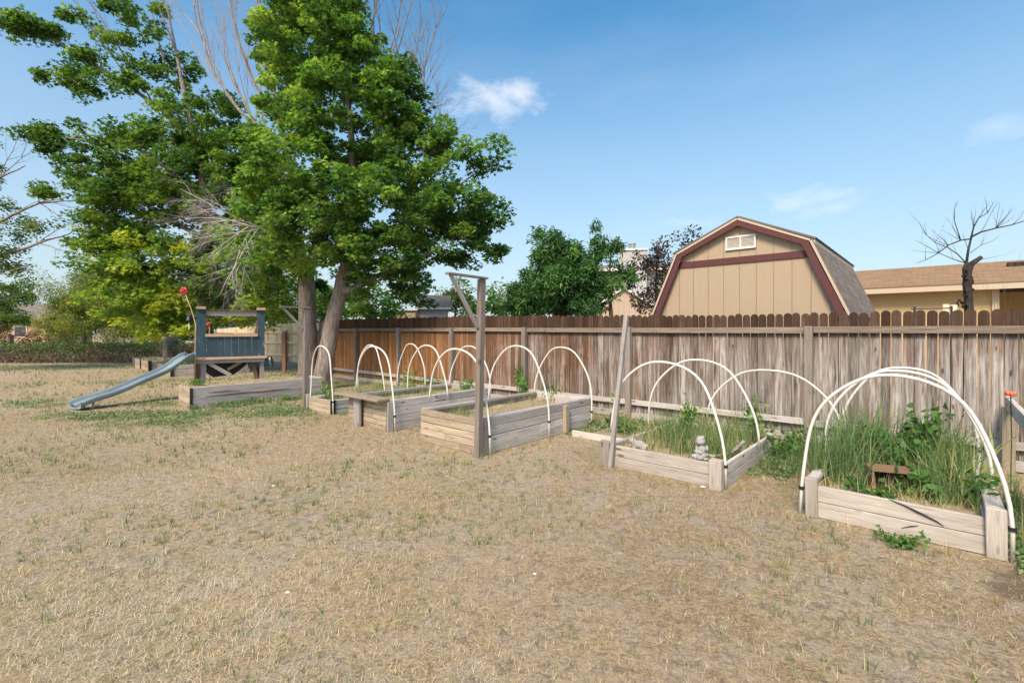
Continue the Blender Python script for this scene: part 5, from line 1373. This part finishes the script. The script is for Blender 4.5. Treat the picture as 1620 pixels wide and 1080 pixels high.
def add_lawn():
    Bs, H, Ln, Wd_, T = [], [], [], [], []
    for d0, d1, dens, sc in ((1.5, 3.2, 8000, 1.0), (3.2, 5.5, 4200, 1.15), (5.5, 9, 1800, 1.45), (9, 14, 620, 2.1), (14, 22.5, 180, 3.2)):
        X, Y = scatter(d0, d1, dens)
        thick = vnoise(X + 30, Y + 30, 1.1, 1) * .6 + vnoise(X + 30, Y + 30, 4.0, 2) * .4
        k = rng.random(len(X)) < np.clip(-.05 + 1.45 * thick, 0, 1); X, Y, thick = X[k], Y[k], thick[k]
        n = len(X)
        u, v = uv_of(X, Y)
        lying = rng.random(n) < .62
        near_bed = np.zeros(n)
        for a, b, c, d in BEDS[:6]:
            near_bed = np.maximum(near_bed, np.clip(1 - (np.maximum(np.maximum(a - u, u - b), 0) + np.maximum(np.maximum(c - v, v - d), 0)) / .35, 0, 1))
        L = rng.uniform(.025, .07, n) * (.8 + .5 * thick) * (1 + 1.0 * near_bed)
        h = np.where(lying, L * rng.uniform(.05, .35, n), L * rng.uniform(.6, 1.0, n) * .8)
        ln = np.where(lying, L * 1.1, L * rng.uniform(.2, .8, n))
        w = rng.uniform(.0014, .0032, n) * sc
        L_s = sc ** .35
        Bs.append(np.stack([X, Y, np.zeros(n)], 1)); H.append(h * L_s); Ln.append(ln * L_s); Wd_.append(w)
        warm = vnoise(X + 12, Y + 7, .7, 5)
        t = np.clip(rng.normal(.12 + .62 * warm, .19, n), 0, .8)
        gr = green_amt(X, Y); gn = vnoise(X + 5, Y + 5, 1.6, 6)
        t = np.where(rng.random(n) < .05 + .30 * np.clip(gn - .35, 0, 1) + .6 * gr + .2 * near_bed, rng.uniform(.86, 1, n), t)
        T.append(t)
    o = blades_np('dry_grass', np.concatenate(Bs), np.concatenate(H), np.concatenate(Ln), np.concatenate(Wd_), np.concatenate(T), M['grass_dry'], segs=2)
    tag(o, 'thin straw coloured dry grass covering the lawn', 'grass', None, 'stuff')
    # upright tufts: bunches of blades fanning out
    Bs, H, Ln, Wd_, T, A = [], [], [], [], [], []
    for d0, d1, dens, sc, mm in ((1.5, 3.2, 60, 1, 15), (3.2, 5.5, 44, 1.15, 13), (5.5, 9, 26, 1.5, 11), (9, 14, 11, 2.1, 9), (14, 22, 4, 3.0, 8)):
        X, Y = scatter(d0, d1, dens)
        k = rng.random(len(X)) < np.clip(vnoise(X + 19, Y + 23, 1.0, 22) * 2.3 - .65, .06, 1); X, Y = X[k], Y[k]
        n = len(X); m = mm
        ang = rng.uniform(0, 2 * np.pi, (n, m)); r = rng.uniform(0, .022, (n, m)) * sc ** .5
        uu, vv = uv_of(X, Y); nb = np.zeros(n)
        for a_b, b_b, c_b, d_b in BEDS[:6]: nb = np.maximum(nb, np.clip(1 - (np.maximum(np.maximum(a_b - uu, uu - b_b), 0) + np.maximum(np.maximum(c_b - vv, vv - d_b), 0)) / .5, 0, 1))
        s_ = (rng.uniform(.5, 1.25, n) * (1 + 1.1 * nb))[:, None]
        Bs.append(np.stack([(X[:, None] + np.cos(ang) * r).ravel(), (Y[:, None] + np.sin(ang) * r).ravel(), np.zeros(n * m)], 1))
        H.append((rng.uniform(.02, .06, (n, m)) * s_ * sc ** .4).ravel()); Ln.append((rng.uniform(.006, .045, (n, m)) * s_).ravel())
        Wd_.append(rng.uniform(.0016, .0032, n * m) * sc); A.append((ang + rng.normal(0, .4, (n, m))).ravel())
        T.append(np.clip(rng.normal(0, .1, (n, m)) + np.where(rng.random(n) < .45 + .4 * green_amt(X, Y), rng.uniform(.8, 1, n), rng.uniform(.12, .6, n))[:, None], 0, 1).ravel())
    o = blades_np('dry_tufts', np.concatenate(Bs), np.concatenate(H), np.concatenate(Ln), np.concatenate(Wd_), np.concatenate(T), M['grass_dry'], segs=2, az=np.concatenate(A))
    tag(o, 'upright dry grass tufts scattered over the lawn', 'grass', None, 'stuff')
    # green sprouts
    Bs, H, Ln, Wd_, T = [], [], [], [], []
    for d0, d1, dens, sc in ((1.5, 3.2, 85, 1), (3.2, 5.5, 80, 1.1), (5.5, 9, 55, 1.35), (9, 14, 26, 1.8), (14, 22, 7, 2.4)):
        X, Y = scatter(d0, d1, dens)
        k = rng.random(len(X)) < np.clip(vnoise(X + 9, Y + 3, 1.3, 12) * 2.2 - .75, .06, 1); X, Y = X[k], Y[k]
        for x, y in zip(X, Y):
            m = rng.integers(3, 9)
            s_ = rng.uniform(.6, 1.5)
            Bs.append(np.stack([x + rng.normal(0, .016 * s_, m), y + rng.normal(0, .016 * s_, m), np.zeros(m)], 1))
            H.append(rng.uniform(.03, .075, m) * s_ * sc ** .5); Ln.append(rng.uniform(.005, .045, m) * s_); Wd_.append(rng.uniform(.003, .006, m) * sc)
            T.append(np.clip(rng.normal(.5, .25, m), 0, .95))
    o = blades_np('green_sprouts', np.concatenate(Bs), np.concatenate(H), np.concatenate(Ln), np.concatenate(Wd_), np.concatenate(T), M['grass_green'], segs=3)
    tag(o, 'scattered green grass sprouts in the dry lawn', 'grass', None, 'stuff')
    # ground cover weeds
    C = []; tn = []
    for x, y, rx, ry in GP:
        n = int(3600 * rx * ry * (2.2 if y < 11 else .7)); a = rng.uniform(0, 2 * np.pi, n); r = np.sqrt(rng.random(n)) * 1.1
        X = x + np.cos(a) * r * rx; Y = y + np.sin(a) * r * ry
        k = lawn_mask(X, Y) & (rng.random(n) < np.clip(1.6 * vnoise(X + 20, Y + 20, 2.6, 15) - .25, 0, 1) * (1.15 - r)); X, Y = X[k], Y[k]
        C.append(np.stack([X, Y, rng.uniform(.005, .085, len(X)) * vnoise(X + 2, Y + 60, 3, 16)], 1))
    # edges of beds and fence foot
    for a, b, c, d, nn in ((11.0, 11.2, 2.7, 5.5, 5200), (10.75, 11.2, 3.2, 5.5, 4000), (4.0, 4.3, 5.9, 6.9, 1300), (1.2, 1.6, 5.6, 7.2, 2600), (3.1, 4.2, 6.7, 7.6, 1800), (1.0, 1.6, 6.6, 7.6, 2000), (-.9, -.38, 4.5, 5.6, 2600), (7.7, 8.5, 4.4, 4.9, 1500), (12.3, 15.5, 5.8, 7.5, 1200), (-1.2, -.5, 3.9, 4.7, 500)):
        u = rng.uniform(a, b, nn); v = rng.uniform(c, d, nn); X = AX * u + .670 * v; Y = AY * u + .742 * v
        k = (rng.random(nn) < np.clip(1.8 * vnoise(X + 20, Y + 20, 3.4, 17) - .3, .05, 1)); X, Y = X[k], Y[k]
        C.append(np.stack([X, Y, rng.uniform(.005, .16, len(X)) * vnoise(X + 2, Y + 60, 4, 18)], 1))
    C = np.concatenate(C)
    o = leaves_np('ground_cover', C, .034, OVAL, M['leaf_clover'], None, np.clip(rng.normal(.5, .25, len(C)), 0, 1), up=.5)
    tag(o, 'low blue-green weeds creeping over the lawn edge', 'weeds', None, 'stuff')


add_lawn()

# fallen straw / grasses along the fence foot and inside the beds
def bed_grass(name, label, u0, u1, v0, v1, z, n, hmin, hmax, tone, clumps=40, wd=.005, spread=.09):
    Bs, H, Ln, T, Wd_ = [], [], [], [], []
    for k in range(clumps):
        cu, cv = random.uniform(u0, u1), random.uniform(v0, v1); hh = random.uniform(.6, 1.1); m = max(3, int(n / clumps * random.uniform(.5, 1.5)))
        u = cu + rng.normal(0, spread, m); v = cv + rng.normal(0, spread, m)
        u = np.clip(u, u0 - .01, u1 + .01); v = np.clip(v, v0, v1)
        Bs.append(np.stack([AX * u + .67 * v, AY * u + .742 * v, np.full(m, z)], 1))
        h = rng.uniform(hmin, hmax, m) * hh; H.append(h); Ln.append(h * np.where(rng.random(m) < .3, rng.uniform(.5, 1.1, m), rng.uniform(.05, .45, m))); T.append(np.clip(rng.normal(tone + rng.normal(0, .1), .2, m), 0, 1)); Wd_.append(rng.uniform(.6, 1.3, m) * wd)
    o = blades_np(name, np.concatenate(Bs), np.concatenate(H), np.concatenate(Ln), np.concatenate(Wd_), np.concatenate(T), M['grass_green'], segs=5)
    return tag(o, label, 'grass', None, 'stuff')


bed_grass('tall_grass', 'tall green grass filling the overgrown right bed', 0.5, .84, 5.0, 6.6, .2, 760, .4, .92, .34, 24, .010)
bed_grass('tall_grass', 'tall grass at the back of the overgrown bed', -.1, .5, 5.7, 6.8, .2, 700, .3, .75, .4, 34, .011)
bed_grass('tall_grass', 'shorter yellowing grass at the right side of the overgrown bed', -.2, .1, 5.0, 6.9, .2, 500, .2, .6, .55, 30, .012)
bed_grass('dry_straw', 'pale dry grass stems at the front of the overgrown bed', -.2, .8, 4.82, 5.3, .2, 700, .05, .28, .95, 30, .004)
bed_grass('tall_grass', 'tall green grass growing in the cherub bed', 1.7, 2.7, 5.15, 6.75, .18, 1500, .2, .6, .55, 60, .008)
bed_grass('dry_straw', 'dry grass stems in the cherub bed', 1.7, 2.85, 5.0, 6.7, .18, 1000, .08, .33, .95, 40, .004)
bed_grass('bed_weeds', 'thin weeds and dry stems in the middle bed', 4.4, 5.5, 4.3, 6.65, .32, 1400, .03, .22, .85, 50, .004)
bed_grass('bed_weeds', 'thin green grass in the front of the middle bed', 4.9, 5.5, 4.3, 4.9, .32, 300, .08, .22, .45, 14, .004)
bed_grass('bed_weeds', 'sparse weeds in the shelf bed', 6.5, 7.5, 4.3, 6.4, .35, 1300, .04, .3, .7, 40, .004)
bed_grass('bed_weeds', 'grass and weeds in the small low bed', 8.55, 9.4, 4.45, 6.6, .18, 1100, .05, .5, .6, 30, .005)
bed_grass('bed_weeds', 'dry straw heaped in the long bed before the playhouse', 11.25, 11.95, 2.8, 5.4, .39, 2200, .02, .12, .95, 60, .004)
bed_grass('bed_weeds', 'weeds in the far beds', 19.3, 24.8, 4.3, 6.4, .33, 1600, .05, .25, .5, 60, .012)
bed_grass('fence_weeds', 'straggly dry grass along the foot of the fence', -.5, 12, 7.25, 7.6, 0, 3200, .05, .3, .85, 130, .004)
bed_grass('fence_weeds', 'green grass tufts behind the beds', .9, 8, 6.9, 7.5, 0, 900, .08, .38, .4, 35, .005)
bed_grass('fence_weeds', 'tall loose weeds behind the shelf bed by the tree', 7.7, 10.3, 6.2, 7.3, 0, 1300, .2, .75, .55, 45, .006)
bed_grass('edge_grass', 'green grass tufts between the cherub bed and the overgrown bed', 1.02, 1.5, 5.8, 7.2, 0, 700, .1, .35, .4, 22, .006)
bed_grass('edge_grass', 'leafy grass right of the overgrown bed front', -.95, -.45, 4.9, 6.4, 0, 500, .15, .5, .4, 20, .008)
# iris-like leaves at the right
Bs = []; 
ir = thing('iris_plant', 'bright green strap leaved plant under the timber rail', 'plant', W(-.12, 6.25, .2))
n = 46
B = np.stack([rng.normal(0, .13, n), rng.normal(0, .13, n), np.zeros(n)], 1); h = rng.uniform(.35, .62, n)
blades_np('leaves', B, h, h * rng.uniform(.15, .7, n), rng.uniform(.02, .032, n), np.clip(rng.normal(.5, .2, n), 0, .85), M['grass_green'], ir, segs=6)

# leafy weeds as plants
def weed(label, u, v, z, h, n_st, leaf, spread=.12, per=26, tone=.5, tmpl=OVAL, name='weed_plant', group='leafy weeds in the beds', mat='leaf_weed', cat='plant'):
    root = thing(name, label, cat, W(u, v, z), random.uniform(0, 6), group)
    st = MB(); C = []
    for k in range(n_st):
        a = random.uniform(0, 6.28); d = Vector((math.cos(a) * spread, math.sin(a) * spread, 0)); hh = h * random.uniform(.65, 1.05)
        pts_ = [d * .2, d * .5 + Vector((0, 0, hh * .4)), d * .9 + Vector((random.uniform(-.02, .02), 0, hh * .75)), d * 1.1 + Vector((0, 0, hh))]
        st.tube(pts_, [.006, .005, .004, .002], 5)
        for j in range(per):
            t = random.uniform(.15, 1) ; i = min(2, int(t * 3)); q = pts_[i].lerp(pts_[i + 1], t * 3 - i)
            C.append(q + Vector([random.gauss(0, leaf * .55) for _ in range(3)]))
    st.build('stem', M['leaf_weed'], root, smooth=True)
    leaves_np('foliage', np.array([tuple(c) for c in C]), leaf, tmpl, M[mat], root, np.clip(rng.normal(tone, .2, len(C)), 0, 1), up=.35)
    return root


weed('bushy dark green weed standing tallest in the overgrown bed', .12, 6.35, .2, .62, 7, .075, .10, 34, .3)
weed('broad leafy weed spreading beside the brown box', -.02, 5.25, .2, .22, 12, .075, .26, 22, .35)
weed('low green vine trailing at the front board of the overgrown bed', .36, 4.98, .2, .12, 10, .05, .2, 26, .2)
weed('leafy green weed behind the brown box', .35, 6.0, .2, .42, 9, .07, .18, 26, .3)
weed('green bush growing left at the back of the overgrown bed', .75, 7.0, .1, .35, 8, .06, .2, 26, .35)
weed('pale leafy weed in the middle of the cherub bed', 2.38, 6.0, .18, .58, 5, .055, .06, 36, .85)
weed('leafy weed at the right rear of the cherub bed', 1.72, 6.45, .18, .55, 5, .06, .09, 22, .7)
weed('spiky pale green weed at the front of the small low bed', 9.15, 4.6, .18, .36, 6, .10, .08, 14, .6, LANCE)
weed('tall pale flowering weed at the back of the small low bed', 8.75, 6.4, .18, .62, 7, .055, .22, 18, .7)
weed('leafy weed at the far end of the shelf bed', 6.85, 6.2, .35, .32, 7, .055, .14, 22, .6)
weed('green weed by the fence behind the middle bed', 5.9, 6.95, .0, .72, 6, .075, .14, 26, .65)
weed('weed with long leaves by the fence right of the arm post', 5.15, 6.85, .0, .72, 8, .12, .14, 14, .6, LANCE)
weed('dark green weed against the fence left of the arm post', 6.5, 7.4, .0, 1.0, 5, .06, .1, 26, .3)
weed('small green weed at the right back corner of the middle bed', 4.0, 7.0, 0, .5, 4, .06, .06, 18, .4)
weed('green weed at the far left corner of the long bed', 11.75, 3.0, .39, .14, 7, .05, .12, 22, .7)
weed('low green weed at the left edge of the cherub bed', 3.6, 6.6, 0, .22, 8, .06, .25, 22, .3)
weed('dark leafy weed at the right edge in the lower corner', -.62, 4.62, 0, .14, 10, .06, .22, 22, .3)
weed('green leafy weed beside the right rear corner of the cherub bed', 1.35, 6.5, 0, .42, 9, .065, .26, 24, .25)
weed('sprawling weed on the lawn in front of the overgrown bed', .22, 4.55, 0, .10, 8, .035, .12, 22, .45)
weed('low weed in the bare soil at the bottom right', -.78, 3.75, 0, .07, 8, .04, .16, 14, .5)
weed('leafy weed behind the shelf bed near the fence', 8.9, 7.0, 0, .55, 7, .07, .18, 20, .5)
of = thing('orange_flower', 'orange flower on a thin stem above the timber rail at the right edge', 'flower', W(-.527, 6.9, .0))
mb = MB(); mb.tube([(0, 0, 0), (.01, 0, .5), (0, 0, .93)], .005, 5); mb.build('stem', M['leaf_weed'], of)
mb = MB()
for k in range(6):
    a = k * math.pi / 3; mb.ell((math.cos(a) * .028, math.sin(a) * .028, .955), (.019, .017, .026), n=7, m=5)
mb.build('petals', M['pot'], of)
